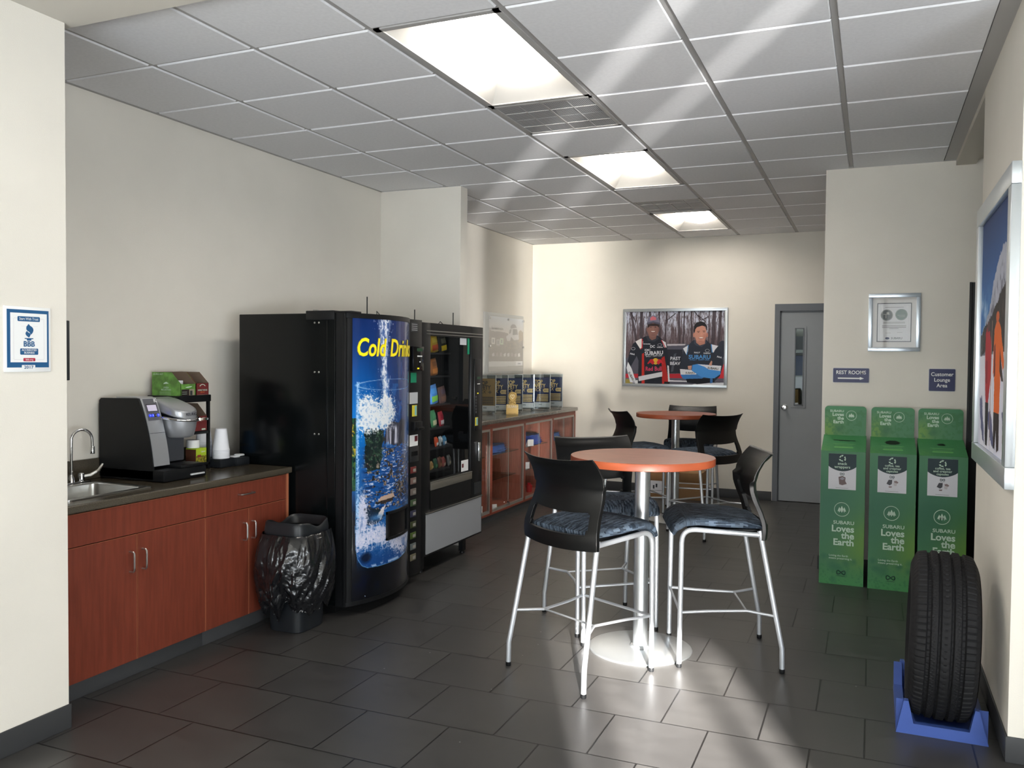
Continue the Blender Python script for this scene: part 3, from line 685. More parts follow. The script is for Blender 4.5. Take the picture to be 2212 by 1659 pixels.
c.poly([(4.301, .627), (4.454, .605), (4.455, .548), (4.354, .514), (4.31, .535)], (26, 36, 52), .9, .03); c.poly([(4.43, .60), (4.47, .625), (4.435, .544), (4.395, .562)], (222, 212, 210), .95, .012)
c.fill(gi*np.exp(-((X-4.39)/.06)**2-((Z-.56)/.018)**2), (60, 120, 180), .8)
fo = gi*np.maximum(np.exp(-((X-4.28)/.04)**2)*sm(.40, .5, Z)*sm(.78, .66, Z), np.exp(-((Z-.41-.05*np.sin(X*9))/.07)**2))
c.fill(np.clip((fo*1.05+1.3*(R1-.78)+.8*(N1-.5)-.38)*2.6, 0, 1)*gi, (206, 208, 232), .92); c.fill(fo*sm(.86, .96, R2), (236, 232, 240), .8); c.fill(fo*sm(.62, .72, N2), (60, 100, 168), .5)
c.fill(gi*np.exp(-((Z-.272)/.008)**2)*(N2 > .45), (190, 212, 240), .8)
c.ell(4.31, .33, .05, .04, (10, 22, 48), .9, soft=.8)
# splash and poured stream
spd = np.maximum(np.maximum(1-np.hypot((X-4.33)/.095, (Z-1.19)/.115), 1-np.hypot((X-4.47)/.10, (Z-1.20)/.10)), 1-np.hypot((X-4.38)/.16, (Z-1.14)/.05))
c.fill(np.clip((spd+.75*(N1-.5)+.9*(R1-.8)+.02)*4.5, 0, 1)*gi, (232, 234, 236), .96)
c.fill(gi*np.clip(spd*3+.5, 0, 1)*sm(.76, .64, R1), (110, 156, 206), .5)
c.fill(gi*np.clip(spd*1.5+.9, 0, 1)*(fbm(X*170, Z*170, 44, 2) > .74), (226, 236, 246))
sx_ = 4.462+.010*np.sin(Z*11)+.014*(fbm(Z*22, Z*0, 77, 3)-.5)*2; hw_ = .030+.022*sm(1.5, 1.74, Z)+.006*np.sin(Z*37)
st = np.clip(1.6-np.abs(X-sx_)/hw_*1.3, 0, 1)*sm(1.22, 1.28, Z)
c.fill(st, (120, 150, 206), .55); c.fill(st*sm(.74, .9, rdg(60, 22, 33)), (236, 240, 248), .95); c.fill(st*sm(1.5, 1.35, Z)*sm(.4, .6, N1), (244, 244, 240), .85)
c.fill(np.clip(1.6-np.abs(X-sx_)/hw_*.7, 0, 1)*sm(1.22, 1.3, Z)*(fbm(X*130, Z*70, 45, 2) > .76), (200, 214, 244), .9)
c.fill(gi*np.clip((np.exp(-((X-4.25)/.02)**2)+.8*R2-1.45)*5, 0, 1)*sm(.4, .6, Z), (160, 204, 244), .9)
for i in range(len(GL)-1): c.line(GL[i], GL[i+1], .004, (100, 156, 210), .65)
ec = ((X-4.56)/.317)**2+((Z-1.362)/.034)**2; c.fill(np.clip(1-np.abs(ec-1)/.12, 0, 1), (170, 206, 240), .8)
c.fill(np.exp(-((X-4.868)/.012)**2)*sm(.6, .9, Z), (170, 190, 214), .55); c.fill(np.exp(-((X-4.80)/.01)**2)*.4, (120, 150, 190))
def onsurf(u, v): y = Y0+(Y1-Y0)*u; return (dx(y)+.0012, y, Z1+(Z0-Z1)*v)
c.mesh('picture_panel', onsurf, INKL, t)
yel = mat('yellow_print', (250, 232, 30), .35, emit=(250, 232, 30), es=.1); yel2 = mat('amber_print', (196, 176, 60), .4)  # the yellow print emits a little of its own colour
def wrap(o, off):
    for v in o.data.vertices: y = v.co.x; z = v.co.y; v.co = (dx(min(max(y, VY0+.01), 4.905))+off, y, z)
o = letters('lettering', [('Cold', .150, 4.345, 1.582, yel, {'b': .012, 'sh': .18, 'sx': .76})], t); wrap(o, .0075)
o = letters('lettering', [('Drinks', .150, 4.682, 1.582, yel, {'b': .012, 'sh': .18, 'sx': .88})], t); wrap(o, .0075)
o = letters('lettering_outline', [('Cold', .150, 4.345, 1.582, yel2, {'b': .026, 'sh': .18, 'sx': .76}), ('Drinks', .150, 4.682, 1.582, yel2, {'b': .026, 'sh': .18, 'sx': .88})], t); wrap(o, .0045)  # wider amber print outlining the yellow letters
# delivery window
b = B(black)
def dl(u, v, q): y = 4.475+.32*u; return (dx(y)+q, y, .405+.175*v)
for q in (((0, 1), (0, .09)), ((0, 1), (.91, 1)), ((0, .06), (0, 1)), ((.94, 1), (0, 1))):
    (u0, u1), (v0, v1) = q; P = [(dx(4.475+.32*(u0+(u1-u0)*k/8))+.014, 4.475+.32*(u0+(u1-u0)*k/8)) for k in range(9)]; R = [(x-.016, y) for x, y in P][::-1]
    b.prism(P+R, .405+.175*v0, .405+.175*v1)
b.m(blackg); b.grid(lambda u, v: dl(u, v, .004), 10, 2); b.obj('delivery_hatch', t)
# selection column
B(black).box(-2.9, -2.832, 4.918, VY1, .06, 1.785, bv=.004).obj('control_column', t)
def onx_(name, b_, m=None): return b_.obj(name, t)
FX = -2.832
b = B(blackg).box(FX, FX+.03, 4.93, 5.075, 1.44, 1.605, bv=.006); b.m(mat('lcd_green', (40, 74, 50), .3)).box(FX+.03, FX+.0315, 4.975, 5.05, 1.572, 1.592); b.m(white)
for k in range(3): b.box(FX+.03, FX+.0315, 4.98+k*.024, 4.996+k*.024, 1.535, 1.543)
b.box(FX+.03, FX+.0315, 5.01, 5.022, 1.497, 1.505); b.m(yel).box(FX+.03, FX+.0315, 4.98, 5.005, 1.452, 1.462); b.obj('payment_terminal', t)
for nm, q, mm in (('instruction_label', (4.945, 5.04, 1.70, 1.765), mat('dark_label', (48, 50, 52), .5)), ('green_sticker', (4.945, 5.02, 1.362, 1.428), mat('green_sticker', (16, 132, 96), .4)), ('notice_label', (4.93, 5.04, 1.22, 1.296), mat('pale_label', (186, 188, 192), .5)), ('card_sticker', (4.965, 5.03, 1.135, 1.21), mat('card_yellow', (214, 200, 60), .4)), ('price_notice', (4.935, 5.045, .935, 1.01), white)):
    b = B(mm).box(FX, FX+.0012, *q)
    if nm == 'card_sticker': b.m(mat('sky_print', (120, 180, 190), .4)).box(FX+.0012, FX+.0016, 5.0, 5.025, 1.14, 1.205)
    if nm == 'price_notice': b.m(mat('dkred', (96, 20, 34), .5)).box(FX+.0012, FX+.0016, 5.0, 5.04, .965, 1.002)
    if nm == 'instruction_label':
        b.m(mat('pale_label'))
        for k in range(4): b.box(FX+.0012, FX+.0016, 4.955, 5.03, 1.712+k*.013, 1.715+k*.013)
    b.obj(nm, t)
b = B(black).box(FX, FX+.03, 4.955, 5.06, 1.04, 1.1, bv=.004).box(FX+.03, FX+.045, 4.975, 5.06, 1.045, 1.062, bv=.003); b.obj('bill_slot', t)
b = B(mat('metal_plate', (72, 74, 77), .35, .7)).box(FX, FX+.006, 4.93, 5.05, .83, .93, bv=.002); b.m(blackg).box(FX+.006, FX+.009, 4.95, 5.03, .87, .9); b.obj('coin_return', t)
bc = [(176, 70, 66), (190, 150, 140), (176, 160, 150), (110, 140, 96), (84, 84, 120), (96, 104, 66), (110, 140, 60), (150, 160, 160), (170, 160, 130)]
for k, cc in enumerate(bc):
    z = .775-k*.0815*.905
    cc = tuple(int(v*.62) for v in cc); b = B(mat('can_print_%d' % k, cc, .4)).box(FX, FX+.006, 4.945, 5.02, z-.022, z+.022, bv=.003); b.m(mat('can_label_pale', (142, 138, 130), .4)).box(FX+.006, FX+.0066, 4.975, 5.012, z-.012, z+.008); b.obj('selection_button', t)
b = B(black).tube([(-3.1, 4.83, 1.785), (-3.1, 4.83, 1.93)], .004, 8).tube([(-2.88, 4.6, 1.79), (-2.9, 4.63, 1.82), (-2.92, 4.7, 1.80), (-2.93, 4.76, 1.79)], .0025, 6); b.obj('antenna', t)

# ------------------------------------------------------------ snack vending machine
t = thing('snack_vending_machine', 'black snack vending machine with glass front and silver lower panel', 'vending machine', (0, 0, 0))
SX, SY0, SY1, zb, zt2 = -2.872, 5.17, 6.165, .13, 1.775
b = B(black).box(-3.68, SX-.02, SY0, SY0+.03, zb, zt2).box(-3.68, SX-.02, SY1-.03, SY1, zb, zt2).box(-3.68, SX-.02, SY0, SY1, zt2-.04, zt2).box(-3.68, SX-.02, SY0, SY1, zb, zb+.03).box(-3.68, -3.64, SY0, SY1, zb, zt2); b.obj('cabinet', t)
GY0, GY1, GZ0, GZ1 = 5.295, 5.955, .655, 1.685
b = B(black).box(SX-.03, SX, SY0, GY0, zb, zt2, bv=.003).box(SX-.03, SX, GY1, SY1, zb, zt2, bv=.003).box(SX-.03, SX, GY0-.005, GY1+.005, GZ1, zt2).box(SX-.03, SX-.001, GY0-.005, GY1+.005, zb, GZ0)
b.m(steel).box(SX, SX+.004, SY0+.06, SY1-.01, 1.715, 1.722).box(SX, SX+.004, SY0+.06, SY1-.01, 1.695, 1.70); b.obj('door', t)
B(glassmat('snack_glass', (205, 208, 208), refl=1.0, rough=.01)).face([(SX-.012, GY0-.004, GZ0), (SX-.012, GY1+.004, GZ0), (SX-.012, GY1+.004, GZ1), (SX-.012, GY0-.004, GZ1)]).obj('glass_pane', t)
B(mat('snack_interior', (30, 31, 33), .7)).box(-3.3, -3.29, GY0-.02, GY1+.02, .78, 1.7).obj('inner_back', t)
b = B(mat('bar_grey', (118, 114, 106), .4, .3)).box(SX, SX+.012, GY0, GY1+.005, .59, .65, bv=.003); b.m(steel).box(SX+.012, SX+.0135, GY0, GY1+.005, .645, .649); b.obj('hatch_bar', t)
B(mat('hatch_dark', (13, 14, 15), .35)).box(SX, SX+.004, GY0, GY1, .46, .588).obj('delivery_flap', t)
b = B(mat('grey_panel', (150, 152, 156), .45)).box(SX, SX+.006, SY0+.065, SY1-.022, .145, .425); b.m(steel).box(SX, SX+.012, SY0+.06, SY1-.01, .43, .438, bv=.002); b.obj('lower_panel', t)
for y in (SY0+.12, SY1-.2):
    for x in (SX-.06, -3.6): B(black).prism([(x-.035, y-.02), (x, y-.02), (x, y+.035), (x-.035, y+.035)], .02, .131).lathe([(0, 0), (.02, 0), (.02, .008), (.012, .02), (0, .02)], 12, (x-.018, y+.008, 0)).obj('foot', t)
b = B(mat('machine_base')).box(-3.6, -3.2, SY0+.05, SY1-.05, .0, .13); b.obj('base_box', t)
b = B(mat('kp', (22, 23, 25), .3)).box(SX, SX+.008, 6.0, 6.125, .96, 1.525, bv=.003); b.m(mat('lcd_green')).box(SX+.008, SX+.0095, 6.045, 6.105, 1.365, 1.385); b.m(white)
for k in range(3): b.box(SX+.008, SX+.0095, 6.05+k*.017, 6.062+k*.017, 1.325, 1.331)
b.m(yel).box(SX+.008, SX+.0095, 6.05, 6.07, 1.25, 1.258); b.m(mat('keys', (70, 72, 74), .4))
for k in range(6): b.box(SX+.008, SX+.01, 6.02, 6.04, 1.10+k*.024, 1.113+k*.024)
b.obj('keypad', t)
b = B(mat('card_yellow')).box(SX+.008, SX+.0092, 6.015, 6.065, 1.0, 1.065); b.m(mat('sky_print')).box(SX+.0092, SX+.0096, 6.035, 6.06, 1.005, 1.06); b.obj('card_sticker', t)
B(mat('kp2', (40, 42, 44), .4)).box(SX, SX+.004, 6.02, 6.14, .46, .55).obj('coin_return', t); B(chrome).box(SX, SX+.018, 6.07, 6.10, .715, .865, bv=.004).obj('door_handle', t)
b = B(white).box(SX-.01, SX-.009, 5.81, 5.93, .66, .745); b.m(mat('dkred')).box(SX-.009, SX-.0085, 5.82, 5.85, .69, .72); b.obj('heart_notice', t)
b = B(mat('pale_label')).box(SX-.01, SX-.009, 5.775, 5.885, 1.63, 1.682); b.obj('price_label', t)
B(mat('green_sticker')).box(SX-.0105, SX-.0095, 5.905, 5.94, 1.56, 1.683).obj('open_sticker', t)
b = B(black).tube([(-3.0, 5.29, 1.775), (-3.0, 5.29, 1.87)], .004, 8).tube([(-3.0, 5.89, 1.775), (-3.0, 5.89, 1.88)], .004, 8).tube([(-2.98, 5.6, 1.775), (-2.98, 5.64, 1.80), (-2.98, 5.7, 1.775)], .003, 6); b.obj('antenna', t)
t_s = t

def packet(name, label, y, z, h, w, cols, lean=.16, d=.02, group='snack packets in the vending machine'):
    b = B(mat('pk%d_%d_%d' % cols[0], cols[0], .35))
    def f(u, v):
        s = math.sin(PI*min(max(u, 0), 1))**.5*math.sin(PI*min(max(v, .02), .98))**.35
        return (d*s, (u-.5)*w*(1-.05*math.sin(PI*v)), h*v)
    b.grid(f, 10, 12); b.grid(lambda u, v: (-f(1-u, v)[0]*.8, -f(u, v)[1]*-1 if 0 else f(1-u, v)[1], f(u, v)[2]), 10, 12)
    b.m(mat('pk%d_%d_%d' % cols[1], cols[1], .35)); 
    b.grid(lambda u, v: (f(.15+.7*u, .12+.3*v)[0]+.002, f(.15+.7*u, 0)[1], h*(.12+.3*v)), 6, 5)
    b.m(mat('pk%d_%d_%d' % cols[2], cols[2], .35)); b.grid(lambda u, v: (f(.2+.6*u, .55+.28*v)[0]+.002, f(.2+.6*u, 0)[1], h*(.55+.28*v)), 6, 5)
    o = b.obj(name); o.matrix_world = Matrix.Translation((-2.99, y, z)) @ Matrix.Rotation(lean, 4, 'X') @ Matrix.Rotation(-.08, 4, 'Y'); tag(o, label, 'snack', group); return o
for z in (1.568, 1.398, 1.188, 1.015, .868, .703): B(mat('shelf_dark', (30, 31, 33), .5)).box(-3.28, -2.95, GY0-.01, GY1-.2, z-.012, z).obj('shelf', t)
lamp('snack_machine_fill', 'AREA', (-2.915, 5.27, 1.26), (-.45, 1, 0), 5, (.95, .98, 1), shape='RECTANGLE', size=.8, size_y=.02)  # unseen strip lamp added to brighten the packets
PK = [('yellow and orange chip bag, leftmost on the snack machine top shelf', 5.57, 1.57, .135, .13, ((226, 180, 50), (220, 90, 40), (246, 214, 80))),
 ('black and yellow chip bag, second on the snack machine top shelf', 5.71, 1.57, .13, .12, ((40, 40, 36), (230, 196, 40), (120, 118, 100))),
 ('brown-orange snack bag on the second shelf of the snack machine', 5.57, 1.40, .125, .11, ((150, 92, 46), (190, 120, 60), (120, 74, 40))),
 ('blue and green snack bag on the middle shelf of the snack machine', 5.57, 1.19, .14, .13, ((60, 110, 170), (120, 180, 70), (70, 130, 190))),
 ('dull brown snack bag beside the blue and green one', 5.71, 1.19, .125, .11, ((90, 66, 62), (120, 86, 70), (80, 66, 80))),
 ('pale green candy packet under the blue and green bag', 5.57, 1.017, .125, .08, ((60, 120, 80), (190, 186, 150), (70, 130, 90))),
 ('red candy packet beside the pale green one', 5.69, 1.017, .11, .07, ((160, 36, 50), (200, 190, 190), (130, 24, 40))),
 ('orange candy bar on the second shelf from the bottom of the snack machine', 5.61, .87, .07, .04, ((220, 84, 40), (240, 240, 240), (200, 70, 30))),
 ('white candy bar on the second shelf from the bottom of the snack machine', 5.68, .87, .07, .04, ((180, 186, 190), (60, 70, 80), (220, 220, 220))),
 ('light blue candy bar on the second shelf from the bottom of the snack machine', 5.74, .87, .07, .04, ((70, 130, 170), (220, 220, 220), (90, 150, 190))),
 ('tan candy bar, leftmost on the lowest shelf of the snack machine', 5.53, .705, .06, .045, ((180, 140, 80), (220, 190, 120), (150, 110, 60))),
 ('dark green candy bar on the lowest shelf of the snack machine', 5.60, .705, .075, .04, ((40, 90, 60), (90, 150, 100), (30, 60, 50))),
 ('brown candy bar on the lowest shelf of the snack machine', 5.67, .705, .08, .045, ((120, 70, 50), (160, 110, 80), (90, 50, 40))),
 ('reddish candy bar on the lowest shelf of the snack machine', 5.73, .705, .075, .04, ((150, 60, 50), (190, 160, 140), (120, 50, 40))),
 ('grey candy bar, rightmost on the lowest shelf of the snack machine', 5.82, .705, .08, .04, ((110, 110, 108), (150, 146, 130), (70, 66, 60)))]
for l, y, z, h, w, cc in PK: packet('snack_packet', l, y, z, h, w, cc)

# ------------------------------------------------------------ display cabinet
t = thing('display_cabinet', 'long cherry display cabinet with sliding glass doors by the back wall', 'cabinet', (0, 0, 0))
DX = -3.27; dy0, dy1 = 6.315, 9.655
cin = mat('cabinet_interior', (168, 96, 76), .5, c2=(146, 80, 62), vs=9, stretch=(9, 9, .7))
b = B(cin).box(XL+.003, -3.82, dy0, dy1, .063, .92).box(XL+.003, DX-.002, dy0, dy1, .063, .083).box(XL+.003, DX-.002, dy0, dy0+.02, .063, .92).box(XL+.003, DX-.002, dy1-.02, dy1, .063, .92)
for y in (7.228, 8.056, 8.89): b.box(XL+.02, DX-.03, y-.009, y+.009, .083, .92)
b.obj('carcass', t)
b = B(cherryh).box(DX-.02, DX, dy0, dy1, .872, .922).box(DX-.02, DX, dy0, dy1, .063, .08)
for y, w in ((7.228, .024), (8.056, .022), (8.89, .02), (dy1-.012, .02), (dy0+.01, .02)): b.box(DX-.02, DX, y-w, y+w, .08, .872)
b.obj('face_frame', t)
B(basem).box(-3.30, -3.285, dy0, dy1, 0, .063).obj('kick_board', t)
b = B(steel)
bays = [(dy0+.03, 7.204), (7.252, 8.034), (8.078, 8.87), (8.91, dy1-.032)]
tr = mat('track_aluminium', (168, 164, 158), .35, .6)
for a, c_ in bays:
    B(tr).box(DX-.03, DX-.004, a, c_, .08, .105).box(DX-.03, DX-.004, a, c_, .85, .872).box(DX-.012, DX-.002, c_-.012, c_, .105, .85).obj('door_track', t)
    m_ = (a+c_)/2
    for x, u, v in ((DX-.012, a, m_+.02), (DX-.022, m_-.02, c_-.01)):
        g = B(pane).face([(x, u, .105), (x, v, .105), (x, v, .85), (x, u, .85)]).obj('glass_door', t)
        e = mat('glass_edge', (150, 170, 162), .2); B(e).box(x-.002, x+.001, v-.003, v, .105, .85).obj('edge_strip', g)
    sh = B(glassmat('shelf_glass', (200, 225, 220), refl=1.2)).box(-3.8, -3.33, a, c_, .60, .607).obj('glass_shelf', t)
b = B(chrome); b.T = Matrix.Translation((DX-.003, 7.62, .12)) @ Matrix.Rotation(PI/2, 4, 'Y'); b.lathe([(0, 0), (.012, 0), (.012, .02), (0, .022)], 16); b.obj('lock', t)
tw = thing('worktop', 'grey-brown worktop of the display cabinet, holding the award signs', 'worktop', (0, 0, 0))
b = B(mat('grey_brown_worktop', (104, 98, 90), .16, c2=(78, 72, 66), vs=90)).box(XL+.002, -3.25, dy0, dy1, .922, .957).box(-3.262, -3.238, dy0, dy1+.001, .92, .958, bv=.008, seg=3); b.obj('top', tw)
def cloth(name, label, x, y, z, w, d, h, cc, cat, logo=None):
    t = thing(name, label, cat, at(x, y, z), 'folded blue shirts in the display cabinet')
    m1 = mat('cloth%d_%d' % cc[:2], cc, .85, var=.12, vs=12); k = max(3, int(h/.016))
    for i in range(k):
        b = B(m1); s = 1-.03*i
        b.grid(lambda u, v: (d/2*s*math.copysign(abs(math.cos(2*PI*u))**.4, math.cos(2*PI*u)), w/2*s*math.copysign(abs(math.sin(2*PI*u))**.4, math.sin(2*PI*u))*(.9+.1*v), (i+v)*h/k+.004*math.sin(8*u+i)), 36, 3, wrapu=True)
        b.grid(lambda u, v: (d*s*(u-.5)*.97, w*s*(v-.5)*.97, (i+1)*h/k+.005*math.sin(5*u+7*v+i)), 10, 10); b.obj('folded_layer', t, angle=60)
    return t
cloth('folded_shirt', 'blue folded shirts with white print, nearest stack behind the cabinet glass', -3.52, 7.66, .608, .42, .30, .07, (40, 92, 170), 'shirt')
cloth('folded_shirt', 'royal blue folded shirts with a white price card, middle stack behind the cabinet glass', -3.5, 8.60, .608, .44, .30, .10, (36, 78, 178), 'shirt')
cloth('folded_shirt', 'blue folded shirts, farthest stack behind the cabinet glass', -3.52, 9.30, .608, .38, .28, .06, (52, 104, 176), 'shirt')
def card(label, x, y, z, s=.05, rz=0.9, m_=None):
    b = B(m_ or white); b.T = at(x, y, z, rz); b.prism([(-s*.5, -s*.35), (s*.5, -s*.35), (s*.5, -s*.33), (-s*.5, -s*.33)], 0, s)
    b2 = b.face([(-s*.5, -s*.33, s), (s*.5, -s*.33, s), (s*.5, s*.35, 0), (-s*.5, s*.35, 0)]); o = b.obj('price_card'); return tag(o, label, 'card', 'price cards in the display cabinet')
card('white price card standing before the middle stack of shirts', -3.34, 8.36, .608, .07)
card('white tent card on the bottom left behind the nearest cabinet glass', -3.33, 7.08, .106, .06)
card('white card beside the tan hat in the cabinet', -3.33, 7.42, .084, .05)
card('white tent card in the third bay below the shirts', -3.40, 8.40, .36, .07)
card('white upright card in the third bay near the divider', -3.42, 8.22, .50, .06)
B(glassmat('shelf_glass')).box(-3.8, -3.36, 8.078, 8.87, .352, .358).obj('glass_shelf', bpy.data.objects['display_cabinet'])
B(glassmat('shelf_glass')).box(-3.8, -3.36, 7.252, 8.034, .352, .358).obj('glass_shelf', bpy.data.objects['display_cabinet'])
hatm = mat('tan_cloth', (176, 164, 124), .85, var=.08, vs=30)
t = thing('bucket_hat', 'tan cotton hat on the cabinet floor behind the glass', 'hat', at(-3.48, 7.46, .084), None)
B(hatm).lathe([(0, .13), (.05, .128), (.075, .115), (.085, .06), (.09, .03)], 32).obj('crown', t, angle=70)
B(hatm).grid(lambda u, v: ((.088+.07*v)*math.cos(2*PI*u), (.088+.075*v)*math.sin(2*PI*u), .03-.022*v+.006*math.sin(4*PI*u)*v), 40, 4, wrapu=True).obj('brim', t, angle=70)
B(mat('hat_patch', (40, 44, 40), .7)).box(.084, .0885, -.016, .016, .06, .085).obj('patch', t)
t = thing('merchandise_stand', 'small dark stand with silver trinkets on the glass shelf behind the glass', 'stand', at(-3.45, 7.48, .359))
B(blackg).box(-.04, .04, -.08, .08, 0, .02).box(-.04, -.03, -.08, .0, .02, .15).obj('stand_body', t)
for k in range(4):
    b = B(chrome).lathe([(0, 0), (.016, .002), (.018, .006), (.0, .009)], 14, (.02+.012*(k % 2), -.05+.05*k, .03+.02*(k % 3))); b.tube([(.0, -.05+.05*k, .03+.02*(k % 3)), (.02, -.05+.05*k, .034+.02*(k % 3))], .003, 6); b.obj('trinket', t)
tag(B(mat('red_plastic', (170, 30, 34), .4)).lathe([(0, 0), (.03, 0), (.034, .06), (.034, .075), (.02, .08), (.02, .1), (0, .1)], 20, (-3.42, 8.56, .084)).obj('red_bottle'), 'small red bottle on the floor of the third cabinet bay', 'bottle')
tag(B(mat('green_plastic', (24, 110, 66), .4)).box(-3.38, -3.34, 8.12, 8.2, .084, .12, bv=.004).obj('green_box'), 'small green box at the bottom of the third cabinet bay', 'box')

# ------------------------------------------------------------ acrylic award sign holders
gold = mat('gold_print', (232, 196, 128), .35, .1); goldd = mat('gold_sheet', (150, 118, 68), .4, .1); dkink = mat('dark_ink', (34, 36, 46), .5)
def holder(label, x, y, rz, sheet, ink, year, h=.40):
    t = thing('sign_holder', label, 'award sign', at(x, y, .958, rz), 'acrylic award sign holders')
    w = .225
    b = B(acry); th = .0035
    for dz in (-.006, .006): b.box(-w/2, w/2, dz-th/2, dz+th/2, .012, h)
    b.box(-w/2, w/2, -.008, .008, h-.003, h).obj('acrylic_frame', t)
    f = B(acry).box(-w/2+.02, w/2-.02, -.05, .06, 0, .004, bv=.001); f.m(acry)
    for s in (-1, 1): f.prism([(s*(w/2-.03)-.006, -.05), (s*(w/2-.03)+.006, -.05), (s*(w/2-.03)+.006, .06), (s*(w/2-.03)-.006, .06)], .004, .02)
    f.obj('stand_foot', t)
    e = mat('acrylic_edge', (214, 222, 224), .15)
    b = B(e)
    for s in (-1, 1): b.box(s*w/2-.0015, s*w/2+.0015, -.008, .008, .012, h)
    b.box(-w/2, w/2, -.008, .008, h-.001, h+.001).obj('polished_edge', t)
    sh = B(sheet).box(-w/2+.008, w/2-.008, -.0012, .0012, .085, h-.035).obj('paper_insert', t)
    B(offw).box(-w/2+.008, w/2-.008, -.001, .0008, .03, .085).obj('white_strip', t)
    T = Matrix.Translation((0, -.0014, 0)) @ Matrix.Rotation(PI/2, 4, 'X')
    it = [('TOP', .058, -.02, h-.085, ink, {'b': .032, 'sx': .8}), ('SAFETY', .058, -.02, h-.13, ink, {'b': .032, 'sx': .8}), ('PICK', .054, -.04, h-.175, ink, {'sh': .25, 'sx': .85}),
          ('IIHS', .02, 0, .06, dkink, {'b': .02})]
    letters('lettering', it, t, T)
    b = B(ink)
    b.T = T
    if year != '+': b.prism([(.03, h-.19), (.042, h-.20), (.094, h-.20), (.094, h-.158), (.042, h-.158), (.03, h-.17)], .0008, .0012)
    for k in range(5): b.prism([(-.03-.004*k, h-.225-.017*k), (.09, h-.225-.017*k), (.09, h-.235-.017*k), (-.034-.004*k, h-.235-.017*k)], .0008, .0012)
    b.obj('award_marks', t)
    letters('year' if year != '+' else 'plus_mark', [(year, .03 if year != '+' else .07, .066 if year != '+' else .05, h-.18, sheet if year != '+' else ink, {'b': .01, 'z': .0016})], t, T)
holder('gold award sign in a clear holder, leftmost beside the snack machine', -3.697, 8.0, .25, goldd, dkink, '+')
holder('dark blue award sign partly hidden behind the leftmost clear holders', -3.655, 8.22, .3, navy, gold, '2012')
holder('dark blue award sign directly behind the gold heart award', -3.57, 8.42, .32, navy, gold, '2013')
holder('dark blue award sign between the heart award and the sunlit signs', -3.568, 8.76, .3, navy, gold, '2013')
holder('sunlit blue award sign with brightest gold lettering', -3.45, 8.95, .17, navy, gold, '2011')
holder('rightmost blue award sign, next to the back wall corner', -3.42, 9.28, .17, navy, gold, '2010')
t = thing('heart_award', 'gold ribbon heart award on a gold block on the display cabinet', 'award', at(-3.40, 8.03, .958, .3))
gm = mat('gold_metal', (186, 156, 96), .3, .6)
b = B(gm); b.prism([(-.062, -.03), (.062, -.03), (.056, .03), (-.056, .03)], 0, .105, bv=.003); b.obj('block', t)
T = Matrix.Translation((0, -.0312, 0)) @ Matrix.Rotation(PI/2, 4, 'X')
letters('lettering', [('THE SUBARU', .019, 0, .088, white, {'b': .01}), ('LOVE PROMISE', .015, 0, .073, white), ('SHARE THE LOVE', .009, 0, .012, dkink)], t, T)
b = B(gm)
pts = []
for k in range(25):
    a = -PI*.28+k/24*(2*PI-PI*.44)-PI/2+PI*.0
    pts.append((.036*math.cos(PI*1.5+ (k/24-.5)*2*PI*.84+PI), -.0, .185+.04*math.sin(PI*1.5+(k/24-.5)*2*PI*.84+PI)))
b.tube([(.034, 0, .11)]+[(-.03, 0, .15)]+pts[::1]+[(.03, 0, .15), (-.034, 0, .11)], .008, 8)
b.T = Matrix.Rotation(PI/2, 4, 'X') @ Matrix.Identity(4)
b.prism([(-.032, .1), (.032, .1), (.03, .15), (.044, .19), (.04, .215), (.02, .228), (0, .218), (-.02, .228), (-.04, .215), (-.044, .19), (-.03, .15)], -.002, .002); b.obj('ribbon_heart', t, angle=60)
hp = [(math.sin(a)**3*.022, .185+.0017*(13*math.cos(a)-5*math.cos(2*a)-2*math.cos(3*a)-math.cos(4*a))*.85) for a in [2*PI*k/30 for k in range(30)]]
B(mat('white_enamel', (240, 235, 220), .3)).tube([(x, -.009, z) for x, z in hp], .0022, 6, closed=True).obj('heart_outline', t)

# ------------------------------------------------------------ framed pieces on the walls
def frame(b, w, h, fw, d, z0=0):
    b.box(-w/2, w/2, h/2-fw, h/2, z0, d, bv=.002).box(-w/2, w/2, -h/2, -h/2+fw, z0, d, bv=.002).box(-w/2, -w/2+fw, -h/2+fw, h/2-fw, z0, d, bv=.002).box(w/2-fw, w/2, -h/2+fw, h/2-fw, z0, d, bv=.002)
# rally poster on the back wall
w, h = 1.195, .897
t = thing('framed_poster', 'silver-framed poster of two people in racing suits on the back wall', 'poster', facing((-2.092, YB, 1.672), '-y'))
b = B(alum); frame(b, w, h, .034, .03); b.obj('frame', t); B(black).box(-w/2+.03, w/2-.03, -h/2+.03, h/2-.03, 0, .008).obj('backing', t)
c = Cv(105, 2080, 128, 1548, 620, 440); X, Y = c.X, c.Y
trees = fbm(X/26, Y/260, 7, 5); tr2 = fbm(X/12, Y/60, 8, 4); up = np.clip((820-Y)/700, 0, 1)
c.C[:] = np.array([96, 82, 86])/255
c.fill(np.clip((trees-.46+.22*up)*5, 0, 1)*np.clip(up*1.6, 0, 1), (190, 194, 210)); c.fill((tr2 < .45)*1., (70, 58, 62), .55); c.fill((fbm(X/9, Y/9, 4) > .6)*np.clip((Y-500)/300, 0, 1), (112, 88, 84), .6)
for x0, x1, w0 in ((200, 340, 46), (420, 410, 62), (590, 620, 40), (780, 800, 34), (930, 905, 30), (1180, 1200, 40), (1290, 1270, 30), (1420, 1440, 26), (1880, 1850, 70), (2000, 1960, 50), (1780, 1770, 22)): c.line((x0, 128), (x1, 800), w0, (66, 56, 62), .85)
